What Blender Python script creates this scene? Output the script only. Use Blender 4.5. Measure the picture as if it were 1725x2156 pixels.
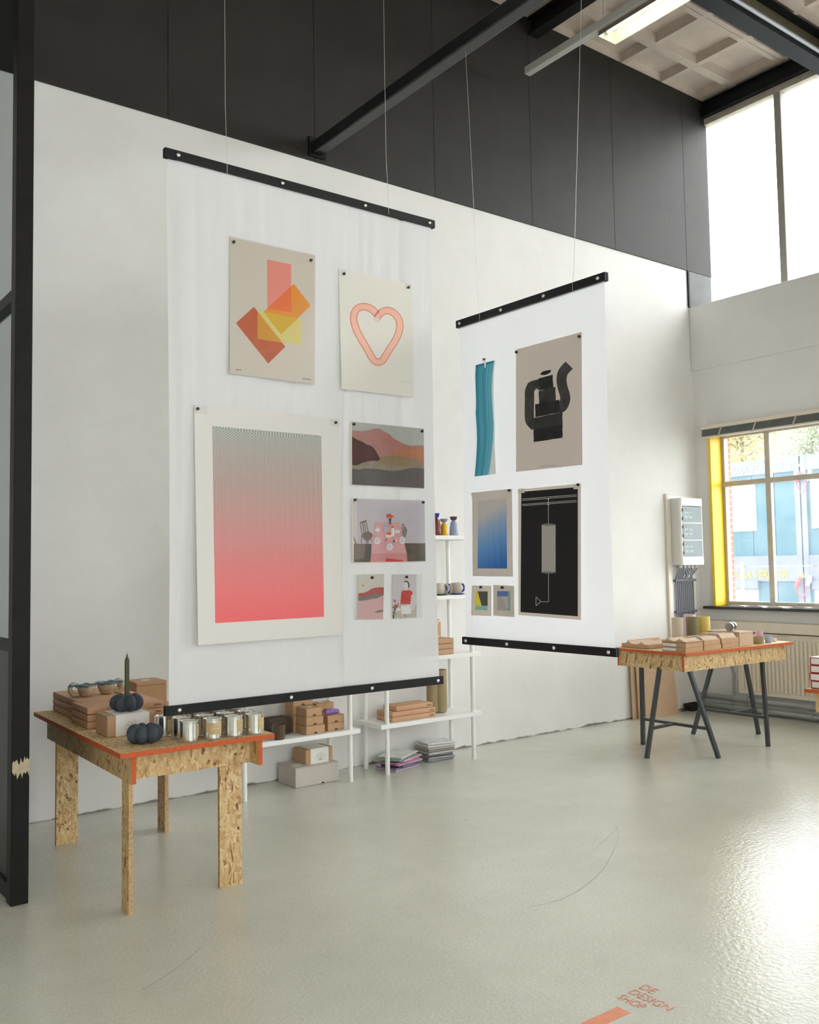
import bpy, bmesh, math, random
import numpy as np
from mathutils import Matrix, Vector
random.seed(7)
PI = math.pi
for o in list(bpy.data.objects): bpy.data.objects.remove(o)
SC = bpy.context.scene
COL = SC.collection

# ------------------------------------------------------------------ camera (two vanishing points of the room)
IW, IH = 1725.0, 2156.0
CX, CY = IW/2, IH/2
EYE = 1.6
_v1 = np.array([3424-CX, 1148-CY]); _v2 = np.array([-602-CX, 1215-CY])
FPX = math.sqrt(-float(_v1 @ _v2))
_X = np.array([_v1[0], _v1[1], FPX]); _X /= np.linalg.norm(_X)
_Y = np.array([_v2[0], _v2[1], FPX]); _Y -= _X*(_X @ _Y); _Y /= np.linalg.norm(_Y)
_Z = np.cross(_X, _Y)
R3 = np.array([_X, _Y, _Z])                      # world <- camera (x right, y down, z forward)
cam = bpy.data.cameras.new('camera'); camo = bpy.data.objects.new('camera', cam); COL.objects.link(camo)
cam.sensor_fit = 'HORIZONTAL'; cam.sensor_width = 36; cam.lens = FPX/IW*36; cam.clip_start = .05; cam.clip_end = 300
_r = R3 @ np.array([1, 0, 0]); _u = R3 @ np.array([0, -1, 0]); _b = R3 @ np.array([0, 0, -1])
camo.matrix_world = Matrix(((_r[0], _u[0], _b[0], 0), (_r[1], _u[1], _b[1], 0), (_r[2], _u[2], _b[2], EYE), (0, 0, 0, 1)))
SC.camera = camo

# ------------------------------------------------------------------ light: overcast daylight through the windows
SC.view_settings.view_transform = 'Standard'; SC.view_settings.look = 'None'
SC.view_settings.gamma = 1; SC.view_settings.use_curve_mapping = False
SC.view_settings.exposure = 0.37
w = bpy.data.worlds.new('overcast_sky'); SC.world = w; w.use_nodes = True
bg = w.node_tree.nodes['Background']; bg.inputs[0].default_value = (1., 1., .995, 1); bg.inputs[1].default_value = 6.0
SC.cycles.max_bounces = 14; SC.cycles.diffuse_bounces = 7; SC.cycles.transparent_max_bounces = 24
SC.cycles.glossy_bounces = 5; SC.cycles.transmission_bounces = 8; SC.cycles.sample_clamp_indirect = 8
def portal(name, x, y0, y1, z0, z1, normal):
    l = bpy.data.lights.new(name, 'AREA'); l.shape = 'RECTANGLE'; l.cycles.is_portal = True
    o = bpy.data.objects.new(name, l); COL.objects.link(o)
    l.size = abs(y1-y0); l.size_y = abs(z1-z0)
    o.location = (x, (y0+y1)/2, (z0+z1)/2)
    o.rotation_euler = Vector(normal).to_track_quat('-Z', 'Z').to_euler()
    return o
WY = 6.22          # plane of the long white wall
WX = 8.70          # plane of the window wall
UX = 9.15          # plane of the high windows
CZ = 6.95          # underside of the roof
YF, XL = -6.0, -4.0
portal('daylight_portal_high', UX-.12, YF, WY, 4.5, 6.7, (-1, 0, 0))
portal('daylight_portal_low', WX+.02, YF, 6.0, 1.1, 3.0, (-1, 0, 0))
FW = [(-2.2, .2), (1.6, 4.0)]          # unseen windows added for front light, in the wall facing the boarded wall
for a_, b_ in FW:
    p_ = portal('added_window_portal', 0, a_, b_, 1.0, 5.6, (0, 1, 0)); p_.location = ((a_+b_)/2, YF+.02, 3.3); p_.rotation_euler = Vector((0, 1, 0)).to_track_quat('-Z', 'Z').to_euler()

# ------------------------------------------------------------------ pixels to points
def ray(px, py): return R3 @ np.array([px-CX, py-CY, FPX])
def on(px, py, p, n):
    v = ray(px, py); e = np.array([0, 0, EYE]); n = np.array(n, float)
    t = ((np.array(p, float)-e) @ n)/(v @ n); return Vector(e+t*v)
def onz(px, py, z=0.): return on(px, py, (0, 0, z), (0, 0, 1))
def ony(px, py, y): return on(px, py, (0, y, 0), (0, 1, 0))
def onx(px, py, x): return on(px, py, (x, 0, 0), (1, 0, 0))

# ------------------------------------------------------------------ materials
def lin(c): c /= 255.; return c/12.92 if c <= .04045 else ((c+.055)/1.055)**2.4
def rgb(r, g, b, k=1.0): return tuple(min(.92, lin(q)*k) for q in (r, g, b))
MATS = {}
def nodes(name):
    m = bpy.data.materials.new(name); m.use_nodes = True; t = m.node_tree
    return m, t, t.nodes['Principled BSDF']
def N(t, typ, **kw):
    n = t.nodes.new(typ)
    for k, v in kw.items(): setattr(n, k, v)
    return n
def L(t, a, b): t.links.new(a, b)
def mat(name, col, rough=.6, metal=0., var=0., vscale=8., bump=0., bscale=60., spec=.5, coat=0., stretch=None, sub=0):
    if name in MATS: return MATS[name]
    m, t, p = nodes(name)
    p.inputs['Roughness'].default_value = rough; p.inputs['Metallic'].default_value = metal
    p.inputs['Specular IOR Level'].default_value = spec; p.inputs['Coat Weight'].default_value = coat
    p.inputs['Base Color'].default_value = (*col, 1)
    if var or bump:
        tc = N(t, 'ShaderNodeTexCoord'); mp = N(t, 'ShaderNodeMapping'); L(t, tc.outputs['Object'], mp.inputs[0])
        if stretch: mp.inputs['Scale'].default_value = stretch
    if var:
        nz = N(t, 'ShaderNodeTexNoise'); nz.inputs['Scale'].default_value = vscale; nz.inputs['Detail'].default_value = 6
        L(t, mp.outputs[0], nz.inputs['Vector'])
        cr = N(t, 'ShaderNodeValToRGB'); cr.color_ramp.elements[0].position = .3; cr.color_ramp.elements[1].position = .7
        cr.color_ramp.elements[0].color = (*[q*(1-var) for q in col], 1); cr.color_ramp.elements[1].color = (*[min(.95, q*(1+var*.6)) for q in col], 1)
        L(t, nz.outputs['Fac'], cr.inputs[0]); L(t, cr.outputs[0], p.inputs['Base Color'])
    if bump:
        nb = N(t, 'ShaderNodeTexNoise'); nb.inputs['Scale'].default_value = bscale; nb.inputs['Detail'].default_value = 5
        L(t, mp.outputs[0], nb.inputs['Vector'])
        bp = N(t, 'ShaderNodeBump'); bp.inputs['Strength'].default_value = bump; bp.inputs['Distance'].default_value = .01
        L(t, nb.outputs['Fac'], bp.inputs['Height']); L(t, bp.outputs[0], p.inputs['Normal'])
    MATS[name] = m; return m
def glassy(name, tint=(1, 1, 1), refl=.08, haze=0., rough=.02):
    """thin clear sheet: see-through, with a mirror sheen that grows at glancing angles and a little dust"""
    if name in MATS: return MATS[name]
    m = bpy.data.materials.new(name); m.use_nodes = True; t = m.node_tree; t.nodes.clear()
    out = N(t, 'ShaderNodeOutputMaterial'); tr = N(t, 'ShaderNodeBsdfTransparent'); tr.inputs[0].default_value = (*tint, 1)
    gl = N(t, 'ShaderNodeBsdfGlossy'); gl.inputs['Roughness'].default_value = rough
    fr = N(t, 'ShaderNodeLayerWeight'); pw = N(t, 'ShaderNodeMath', operation='POWER'); pw.inputs[1].default_value = 5.; L(t, fr.outputs['Facing'], pw.inputs[0])
    ml = N(t, 'ShaderNodeMath', operation='MULTIPLY_ADD'); ml.inputs[1].default_value = .9; ml.inputs[2].default_value = refl*.5
    L(t, pw.outputs[0], ml.inputs[0]); mx = N(t, 'ShaderNodeMixShader')
    L(t, ml.outputs[0], mx.inputs[0]); L(t, tr.outputs[0], mx.inputs[1]); L(t, gl.outputs[0], mx.inputs[2])
    last = mx
    if haze:
        tl = N(t, 'ShaderNodeBsdfTranslucent'); tl.inputs[0].default_value = (.9, .93, .95, 1)
        nz = N(t, 'ShaderNodeTexNoise'); nz.inputs['Scale'].default_value = 3; nz.inputs['Detail'].default_value = 6
        tc = N(t, 'ShaderNodeTexCoord'); L(t, tc.outputs['Object'], nz.inputs['Vector'])
        mm = N(t, 'ShaderNodeMath', operation='MULTIPLY'); mm.inputs[1].default_value = haze*2; L(t, nz.outputs['Fac'], mm.inputs[0])
        m2 = N(t, 'ShaderNodeMixShader'); L(t, mm.outputs[0], m2.inputs[0]); L(t, mx.outputs[0], m2.inputs[1]); L(t, tl.outputs[0], m2.inputs[2]); last = m2
    L(t, last.outputs[0], out.inputs[0]); MATS[name] = m; return m
def osb(name='osb_board', dark=1.0):
    if name in MATS: return MATS[name]
    m, t, p = nodes(name); p.inputs['Roughness'].default_value = .6
    tc = N(t, 'ShaderNodeTexCoord'); oi = N(t, 'ShaderNodeObjectInfo')
    add = N(t, 'ShaderNodeVectorMath', operation='ADD'); ml = N(t, 'ShaderNodeMath', operation='MULTIPLY'); ml.inputs[1].default_value = 37.
    L(t, oi.outputs['Random'], ml.inputs[0]); L(t, tc.outputs['Object'], add.inputs[0]); L(t, ml.outputs[0], add.inputs[1])
    wn = N(t, 'ShaderNodeTexNoise'); wn.inputs['Scale'].default_value = 3.; L(t, add.outputs[0], wn.inputs['Vector'])
    wv = N(t, 'ShaderNodeVectorMath', operation='MULTIPLY_ADD'); wv.inputs[1].default_value = (.09, .09, .09)
    L(t, wn.outputs['Color'], wv.inputs[0]); L(t, add.outputs[0], wv.inputs[2])
    cols = []
    for rot, sc in (((.15, .75, .5), (15, 84, 66)), ((-.2, -.6, -.7), (14, 78, 62)), ((.2, 1.4, 1.35), (16, 90, 66))):
        mp = N(t, 'ShaderNodeMapping', vector_type='TEXTURE'); mp.inputs['Rotation'].default_value = rot; mp.inputs['Scale'].default_value = [1./q for q in sc]
        L(t, wv.outputs[0], mp.inputs[0])
        vo = N(t, 'ShaderNodeTexVoronoi'); vo.inputs['Scale'].default_value = 1.; L(t, mp.outputs[0], vo.inputs['Vector'])
        sp = N(t, 'ShaderNodeSeparateColor'); L(t, vo.outputs['Color'], sp.inputs[0])
        cols.append((vo, sp))
    sel = N(t, 'ShaderNodeMix', data_type='FLOAT'); g1 = N(t, 'ShaderNodeMath', operation='GREATER_THAN'); g1.inputs[1].default_value = .5
    L(t, cols[0][1].outputs[1], g1.inputs[0]); L(t, g1.outputs[0], sel.inputs[0])
    L(t, cols[0][1].outputs[0], sel.inputs[2]); L(t, cols[1][1].outputs[0], sel.inputs[3])
    sel2 = N(t, 'ShaderNodeMix', data_type='FLOAT'); g2 = N(t, 'ShaderNodeMath', operation='GREATER_THAN'); g2.inputs[1].default_value = .6
    L(t, cols[2][1].outputs[1], g2.inputs[0]); L(t, g2.outputs[0], sel2.inputs[0]); L(t, sel.outputs[0], sel2.inputs[2]); L(t, cols[2][1].outputs[0], sel2.inputs[3])
    cr = N(t, 'ShaderNodeValToRGB'); e = cr.color_ramp.elements
    stops = [(0., (126, 88, 52)), (.05, (164, 120, 74)), (.13, (194, 156, 104)), (.4, (206, 172, 120)), (.75, (216, 187, 138)), (1., (226, 202, 158))]
    e[0].position = 0; e[0].color = (*rgb(*stops[0][1], dark), 1); e[1].position = 1; e[1].color = (*rgb(*stops[-1][1], dark), 1)
    for q, c in stops[1:-1]: x = e.new(q); x.color = (*rgb(*c, dark), 1)
    L(t, sel2.outputs[0], cr.inputs[0])
    gr = N(t, 'ShaderNodeTexNoise'); gr.inputs['Scale'].default_value = 90; gr.inputs['Detail'].default_value = 4; L(t, add.outputs[0], gr.inputs['Vector'])
    gm = N(t, 'ShaderNodeMapRange'); gm.inputs[1].default_value = .3; gm.inputs[2].default_value = .7; gm.inputs[3].default_value = .86; gm.inputs[4].default_value = 1.06
    L(t, gr.outputs['Fac'], gm.inputs[0])
    mu = N(t, 'ShaderNodeVectorMath', operation='SCALE'); L(t, cr.outputs[0], mu.inputs[0]); L(t, gm.outputs[0], mu.inputs['Scale']); L(t, mu.outputs[0], p.inputs['Base Color'])
    bp = N(t, 'ShaderNodeBump'); bp.inputs['Strength'].default_value = .25; bp.inputs['Distance'].default_value = .002; L(t, sel2.outputs[0], bp.inputs['Height']); L(t, bp.outputs[0], p.inputs['Normal'])
    MATS[name] = m; return m
def cloth_mat(name, transp, transl, col=(.85, .85, .885)):
    m = bpy.data.materials.new(name); m.use_nodes = True; t = m.node_tree; t.nodes.clear()
    out = N(t, 'ShaderNodeOutputMaterial'); d = N(t, 'ShaderNodeBsdfDiffuse'); d.inputs[0].default_value = (*col, 1)
    tl = N(t, 'ShaderNodeBsdfTranslucent'); tl.inputs[0].default_value = (*col, 1)
    tp = N(t, 'ShaderNodeBsdfTransparent')
    a = N(t, 'ShaderNodeMixShader'); a.inputs[0].default_value = transl; L(t, d.outputs[0], a.inputs[1]); L(t, tl.outputs[0], a.inputs[2])
    b = N(t, 'ShaderNodeMixShader'); b.inputs[0].default_value = transp; L(t, a.outputs[0], b.inputs[1]); L(t, tp.outputs[0], b.inputs[2])
    tc = N(t, 'ShaderNodeTexCoord'); mp = N(t, 'ShaderNodeMapping'); mp.inputs['Scale'].default_value = (40, 40, 3); L(t, tc.outputs['Object'], mp.inputs[0])
    nz = N(t, 'ShaderNodeTexNoise'); nz.inputs['Scale'].default_value = 1.; nz.inputs['Detail'].default_value = 5; L(t, mp.outputs[0], nz.inputs['Vector'])
    bp = N(t, 'ShaderNodeBump'); bp.inputs['Strength'].default_value = .25; bp.inputs['Distance'].default_value = .01; L(t, nz.outputs['Fac'], bp.inputs['Height'])
    L(t, bp.outputs[0], d.inputs['Normal']); L(t, bp.outputs[0], tl.inputs['Normal'])
    L(t, b.outputs[0], out.inputs[0]); MATS[name] = m; return m
def emit(name, col, s):
    m, t, p = nodes(name); p.inputs['Base Color'].default_value = (*col, 1); p.inputs['Emission Color'].default_value = (*col, 1); p.inputs['Emission Strength'].default_value = s
    MATS[name] = m; return m

# ------------------------------------------------------------------ mesh helpers
WM = {}
class MB:
    def __init__(s): s.v = []; s.f = []; s.m = []; s.uv = {}
    def add(s, vs, fs, mi=0, uvs=None):
        n = len(s.v); s.v += [Vector(q) for q in vs]
        for f in fs: s.f.append(tuple(n+i for i in f)); s.m.append(mi)
        if uvs:
            for i, u in enumerate(uvs): s.uv[n+i] = u
        return s
    def box(s, x0, x1, y0, y1, z0, z1, c=0., mi=0):
        x0, x1 = min(x0, x1), max(x0, x1); y0, y1 = min(y0, y1), max(y0, y1); z0, z1 = min(z0, z1), max(z0, z1)
        if c <= 0:
            vs = [(x, y, z) for z in (z0, z1) for y in (y0, y1) for x in (x0, x1)]
            return s.add(vs, [(0, 2, 3, 1), (4, 5, 7, 6), (0, 1, 5, 4), (2, 6, 7, 3), (0, 4, 6, 2), (1, 3, 7, 5)], mi)
        bm = bmesh.new(); bmesh.ops.create_cube(bm, size=1)
        for q in bm.verts: q.co = Vector(((x0+x1)/2+q.co.x*(x1-x0), (y0+y1)/2+q.co.y*(y1-y0), (z0+z1)/2+q.co.z*(z1-z0)))
        bmesh.ops.bevel(bm, geom=list(bm.edges), offset=c, segments=2, affect='EDGES', profile=.5)
        bm.verts.index_update()
        s.add([q.co.copy() for q in bm.verts], [[q.index for q in f.verts] for f in bm.faces], mi); bm.free(); return s
    def beam(s, a, b, w, d, up=(0, 0, 1), mi=0):
        """square bar from a to b, w across, d along 'up'"""
        a, b = Vector(a), Vector(b); t = (b-a).normalized(); u = Vector(up); r = t.cross(u).normalized(); u = r.cross(t)
        vs = [p+r*sx*w/2+u*sy*d/2 for p in (a, b) for sx, sy in ((-1, -1), (1, -1), (1, 1), (-1, 1))]
        return s.add(vs, [(3, 2, 1, 0), (4, 5, 6, 7), (0, 1, 5, 4), (1, 2, 6, 5), (2, 3, 7, 6), (3, 0, 4, 7)], mi)
    def tube(s, pts, r, seg=8, cap=True, mi=0):
        pts = [Vector(p) for p in pts]; n = len(pts); rs = r if isinstance(r, (list, tuple)) else [r]*n
        t0 = (pts[1]-pts[0]).normalized(); u = t0.orthogonal().normalized(); rings = []
        for i, p in enumerate(pts):
            t = ((pts[min(i+1, n-1)]-pts[max(i-1, 0)])).normalized(); u = (u-t*u.dot(t)).normalized(); q = t.cross(u)
            rings.append([p+(u*math.cos(2*PI*k/seg)+q*math.sin(2*PI*k/seg))*rs[i] for k in range(seg)])
        vs = [x for rr in rings for x in rr]; fs = []
        for i in range(n-1):
            for k in range(seg):
                k2 = (k+1) % seg; fs.append((i*seg+k, i*seg+k2, (i+1)*seg+k2, (i+1)*seg+k))
        if cap: fs += [tuple(range(seg-1, -1, -1)), tuple((n-1)*seg+k for k in range(seg))]
        return s.add(vs, fs, mi)
    def lathe(s, prof, c=(0, 0, 0), seg=28, mi=0, fn=None):
        """prof: (radius, height) from the bottom to the top and, for a hollow thing, down inside"""
        c = Vector(c); vs = []; fs = []
        for r, z in prof:
            for k in range(seg):
                a = 2*PI*k/seg; rr, zz = (fn(r, z, a) if fn else (r, z)); vs.append(c+Vector((rr*math.cos(a), rr*math.sin(a), zz)))
        for i in range(len(prof)-1):
            for k in range(seg):
                k2 = (k+1) % seg; fs.append((i*seg+k, i*seg+k2, (i+1)*seg+k2, (i+1)*seg+k))
        fs += [tuple(range(seg-1, -1, -1)), tuple((len(prof)-1)*seg+k for k in range(seg))]
        return s.add(vs, fs, mi)
    def poly(s, pts, mi=0, uvs=None): return s.add(pts, [tuple(range(len(pts)))], mi, uvs)
    def sheet(s, pts, n, th, mi=0):
        """thin plate: front outline pts, thickness th away from n"""
        n = Vector(n).normalized(); k = len(pts); p = [Vector(q) for q in pts]
        s.add(p+[q-n*th for q in p], [tuple(range(k)), tuple(range(2*k-1, k-1, -1))]+[(i, k+i, k+(i+1) % k, (i+1) % k) for i in range(k)], mi); return s
    def build(s, name, mats, parent=None, loc=None, world=True, smooth=False, rotz=0.):
        """verts are in world space (world=True) or local to the object's own frame"""
        me = bpy.data.meshes.new(name)
        if not isinstance(mats, (list, tuple)): mats = [mats]
        vs = s.v
        if loc is None:
            xs = [v.x for v in vs]; ys = [v.y for v in vs]; zs = [v.z for v in vs]
            loc = Vector(((min(xs)+max(xs))/2, (min(ys)+max(ys))/2, min(zs))) if world else Vector((0, 0, 0))
        loc = Vector(loc)
        if world: W = Matrix.Translation(loc); vv = [v-loc for v in vs]
        else:
            W = (WM[parent.name] if parent else Matrix())@Matrix.Translation(loc)@Matrix.Rotation(rotz, 4, 'Z'); vv = vs
        me.from_pydata([tuple(v) for v in vv], [], s.f); me.polygons.foreach_set('material_index', s.m)
        for m in mats: me.materials.append(m)
        if s.uv:
            ul = me.uv_layers.new(name='uv')
            for lp in me.loops: ul.data[lp.index].uv = s.uv.get(lp.vertex_index, (0, 0))
        me.validate(); bm = bmesh.new(); bm.from_mesh(me)
        bmesh.ops.recalc_face_normals(bm, faces=bm.faces) if not s.uv and not getattr(s, 'keep', False) else None
        bm.to_mesh(me); bm.free()
        if smooth:
            me.polygons.foreach_set('use_smooth', [True]*len(me.polygons)); me.set_sharp_from_angle(angle=math.radians(smooth if smooth > 1 else 40))
        return link(name, me, parent, W)
def link(name, data, parent, W):
    o = bpy.data.objects.new(name, data); COL.objects.link(o); WM[o.name] = W
    if parent is not None:
        o.parent = parent; o.matrix_local = WM[parent.name].inverted()@W
    else: o.matrix_world = W
    return o
def tag(o, label=None, cat=None, group=None, kind=None):
    if label: o['label'] = label
    if cat: o['category'] = cat
    if group: o['group'] = group
    if kind: o['kind'] = kind
    return o
def thing(name, label, cat, loc=(0, 0, 0), rotz=0., group=None, kind=None):
    return tag(link(name, None, None, Matrix.Translation(Vector(loc))@Matrix.Rotation(rotz, 4, 'Z')), label, cat, group, kind)
def copy_tree(o, W, label=None, parent=None):
    c = o.copy(); COL.objects.link(c); WM[c.name] = W
    if parent is None: c.matrix_world = W
    else: c.parent = parent; c.matrix_local = WM[parent.name].inverted()@W
    if label: c['label'] = label
    for ch in o.children: copy_tree(ch, W@(WM[o.name].inverted()@WM[ch.name]), None, c)
    return c
def struct(o, label, cat='structure'): return tag(o, label, cat, kind='structure')
def text_mesh(txt, size=1., shear=0., offset=0., spacing=1., align='LEFT', extrude=0., line=1.):
    cu = bpy.data.curves.new('txt', 'FONT'); cu.body = txt; cu.size = size; cu.shear = shear; cu.offset = offset; cu.space_character = spacing
    cu.align_x = align; cu.extrude = extrude; cu.space_line = line; cu.resolution_u = 4
    ob = bpy.data.objects.new('txt', cu); COL.objects.link(ob)
    bpy.context.view_layer.update()
    me = bpy.data.meshes.new_from_object(ob.evaluated_get(bpy.context.evaluated_depsgraph_get()))
    bpy.data.objects.remove(ob); bpy.data.curves.remove(cu)
    vs = [v.co.copy() for v in me.vertices]; fs = [tuple(p.vertices) for p in me.polygons]; bpy.data.meshes.remove(me); return vs, fs
def lettering(mb, txt, origin, right, up, height=None, width=None, mi=0, **kw):
    """flat letters on a plane: scaled to a given cap height and/or width"""
    vs, fs = text_mesh(txt, **kw); right, up, o = Vector(right).normalized(), Vector(up).normalized(), Vector(origin)
    x0 = min(v.x for v in vs); x1 = max(v.x for v in vs); y0 = min(v.y for v in vs); y1 = max(v.y for v in vs)
    sx = (width/(x1-x0)) if width else None; sy = (height/(y1-y0)) if height else None
    sx = sx or sy; sy = sy or sx
    mb.add([o+right*(v.x-x0)*sx+up*(v.y-y0)*sy for v in vs], fs, mi); return mb

# ================================================================== THE SETTING
def wall_paint():
    m, t, p = nodes('white_wall_paint'); p.inputs['Roughness'].default_value = .75; p.inputs['Specular IOR Level'].default_value = .25
    ge = N(t, 'ShaderNodeNewGeometry'); nz = N(t, 'ShaderNodeTexNoise'); nz.inputs['Scale'].default_value = 1.3; nz.inputs['Detail'].default_value = 8; nz.inputs['Roughness'].default_value = .65
    L(t, ge.outputs['Position'], nz.inputs['Vector'])
    cr = N(t, 'ShaderNodeValToRGB'); cr.color_ramp.elements[0].position = .3; cr.color_ramp.elements[1].position = .62
    cr.color_ramp.elements[0].color = (.755, .748, .73, 1); cr.color_ramp.elements[1].color = (.815, .81, .795, 1); L(t, nz.outputs['Fac'], cr.inputs[0])
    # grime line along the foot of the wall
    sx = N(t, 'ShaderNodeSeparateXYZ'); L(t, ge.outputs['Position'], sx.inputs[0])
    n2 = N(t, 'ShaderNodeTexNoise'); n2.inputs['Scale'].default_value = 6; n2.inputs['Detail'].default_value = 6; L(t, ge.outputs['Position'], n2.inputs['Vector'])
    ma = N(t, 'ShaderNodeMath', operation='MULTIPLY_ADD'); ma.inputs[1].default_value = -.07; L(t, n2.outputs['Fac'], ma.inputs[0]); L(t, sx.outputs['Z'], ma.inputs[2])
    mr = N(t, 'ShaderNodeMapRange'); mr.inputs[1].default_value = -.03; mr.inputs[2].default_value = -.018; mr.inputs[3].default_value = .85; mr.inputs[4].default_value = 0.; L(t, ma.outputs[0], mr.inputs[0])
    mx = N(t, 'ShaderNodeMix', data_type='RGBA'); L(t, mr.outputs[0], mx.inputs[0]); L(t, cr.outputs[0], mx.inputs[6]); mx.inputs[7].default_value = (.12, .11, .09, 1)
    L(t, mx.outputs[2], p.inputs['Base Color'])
    nb = N(t, 'ShaderNodeTexNoise'); nb.inputs['Scale'].default_value = 9; nb.inputs['Detail'].default_value = 8; L(t, ge.outputs['Position'], nb.inputs['Vector'])
    bp = N(t, 'ShaderNodeBump'); bp.inputs['Strength'].default_value = .12; bp.inputs['Distance'].default_value = .02; L(t, nb.outputs['Fac'], bp.inputs['Height']); L(t, bp.outputs[0], p.inputs['Normal'])
    MATS['white_wall_paint'] = m; return m
def floor_paint():
    m, t, p = nodes('painted_concrete'); p.inputs['Specular IOR Level'].default_value = .85
    ge = N(t, 'ShaderNodeNewGeometry')
    nz = N(t, 'ShaderNodeTexNoise'); nz.inputs['Scale'].default_value = 1.1; nz.inputs['Detail'].default_value = 8; nz.inputs['Roughness'].default_value = .7; L(t, ge.outputs['Position'], nz.inputs['Vector'])
    cr = N(t, 'ShaderNodeValToRGB'); cr.color_ramp.elements[0].position = .3; cr.color_ramp.elements[1].position = .66
    cr.color_ramp.elements[0].color = (.54, .54, .46, 1); cr.color_ramp.elements[1].color = (.64, .64, .56, 1); L(t, nz.outputs['Fac'], cr.inputs[0])
    # fine speckle and small dark chips
    n2 = N(t, 'ShaderNodeTexNoise'); n2.inputs['Scale'].default_value = 130; n2.inputs['Detail'].default_value = 4; L(t, ge.outputs['Position'], n2.inputs['Vector'])
    mr = N(t, 'ShaderNodeMapRange'); mr.inputs[1].default_value = .3; mr.inputs[2].default_value = .7; mr.inputs[3].default_value = .86; mr.inputs[4].default_value = 1.1; L(t, n2.outputs['Fac'], mr.inputs[0])
    sc = N(t, 'ShaderNodeVectorMath', operation='SCALE'); L(t, cr.outputs[0], sc.inputs[0]); L(t, mr.outputs[0], sc.inputs['Scale'])
    vo = N(t, 'ShaderNodeTexVoronoi'); vo.inputs['Scale'].default_value = 2.2; L(t, ge.outputs['Position'], vo.inputs['Vector'])
    ch = N(t, 'ShaderNodeMapRange'); ch.inputs[1].default_value = .012; ch.inputs[2].default_value = .02; ch.inputs[3].default_value = .75; ch.inputs[4].default_value = 0; L(t, vo.outputs['Distance'], ch.inputs[0])
    mx = N(t, 'ShaderNodeMix', data_type='RGBA'); L(t, ch.outputs[0], mx.inputs[0]); L(t, sc.outputs[0], mx.inputs[6]); mx.inputs[7].default_value = (.16, .14, .11, 1)
    L(t, mx.outputs[2], p.inputs['Base Color'])
    rr = N(t, 'ShaderNodeMapRange'); rr.inputs[1].default_value = .3; rr.inputs[2].default_value = .7; rr.inputs[3].default_value = .2; rr.inputs[4].default_value = .2; L(t, nz.outputs['Fac'], rr.inputs[0]); L(t, rr.outputs[0], p.inputs['Roughness'])
    n3 = N(t, 'ShaderNodeTexNoise'); n3.inputs['Scale'].default_value = 45; n3.inputs['Detail'].default_value = 6; L(t, ge.outputs['Position'], n3.inputs['Vector'])
    bp = N(t, 'ShaderNodeBump'); bp.inputs['Strength'].default_value = .35; bp.inputs['Distance'].default_value = .006; L(t, n3.outputs['Fac'], bp.inputs['Height']); L(t, bp.outputs[0], p.inputs['Normal'])
    MATS['painted_concrete'] = m; return m
M_WALL = wall_paint(); M_FLOOR = floor_paint()
M_BLK = mat('black_wall_board', rgb(40, 38, 35), .58, var=.25, vscale=2.5, bump=.15, bscale=35, spec=.38)
M_GRYB = mat('grey_wall_board', rgb(92, 93, 95), .6, var=.2, vscale=5)
M_CONC = mat('roof_concrete', rgb(196, 182, 170), .85, var=.1, vscale=6, bump=.2, bscale=40)
M_STEELB = mat('black_steel', rgb(24, 23, 21), .5, .0, var=.3, vscale=12, spec=.2)
M_NAVY = mat('navy_beam_paint', rgb(16, 19, 24), .5, spec=.2, var=.25, vscale=10)
M_WEB_LIT = mat('lit_web_tone', rgb(92, 86, 66), .5, var=.2, vscale=9)  # olive tone puts the light reflected by the girder web into its colour
M_FRAME = mat('beige_window_paint', rgb(196, 188, 172), .5, var=.12, vscale=14)
M_YEL = mat('yellow_gloss_paint', rgb(247, 205, 40), .4, var=.05, vscale=5)
M_CREAM = mat('cream_paint', rgb(226, 216, 198), .5, var=.05, vscale=5)
M_BRICK = mat('red_brick', rgb(170, 92, 72), .9, var=.25, vscale=20, bump=.3)
M_MORTAR = mat('mortar', rgb(205, 198, 188), .9)
M_SILL = mat('dark_stone_sill', rgb(52, 54, 58), .35, var=.2, vscale=12)
M_PANE = glassy('window_glass', (.97, .99, .99), .06, .04)
M_PANE2 = glassy('partition_glass', (.72, .76, .77), .10)

fl = MB().box(XL, 9.3, YF, 6.5, -.15, 0).build('floor', M_FLOOR); struct(fl, 'worn pale grey-green painted concrete floor with a glossy sheen', 'floor')
# long white wall with black boards above
wb = MB().box(XL, 9.3, WY, WY+.25, 0, CZ+.3).build('wall_back', M_WALL); struct(wb, 'long white plaster wall with black boards across its upper part', 'wall')
seams = [XL, -2.39, -1.16, .07, 1.315, 2.557, 3.799, 5.04, 6.247, 7.459, 8.68, 9.14]
bz = 4.87
for a, b in zip(seams[:-1], seams[1:]):
    pn = MB().box(a+.002, b-.002, WY-.014, WY+.004, bz, CZ-.002, .0015).build('panel', M_BLK, wb)
    for zz in (bz+.06, bz+.75, bz+1.45):
        for xx in (a+.05, b-.05):
            if .5 < xx: MB().tube([(xx, WY-.0145, zz), (xx, WY-.0165, zz)], .006, 8).build('screw', mat('screw_black', rgb(22, 22, 22), .5), pn)
MB().box(8.715, 9.13, WY-.012, WY+.004, 4.45, bz-.003, .0015).build('panel', M_GRYB, wb)
MB().box(8.690, 8.712, WY-.02, WY+.004, 4.45, bz-.003).build('edge_strip', M_STEELB, wb)
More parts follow.
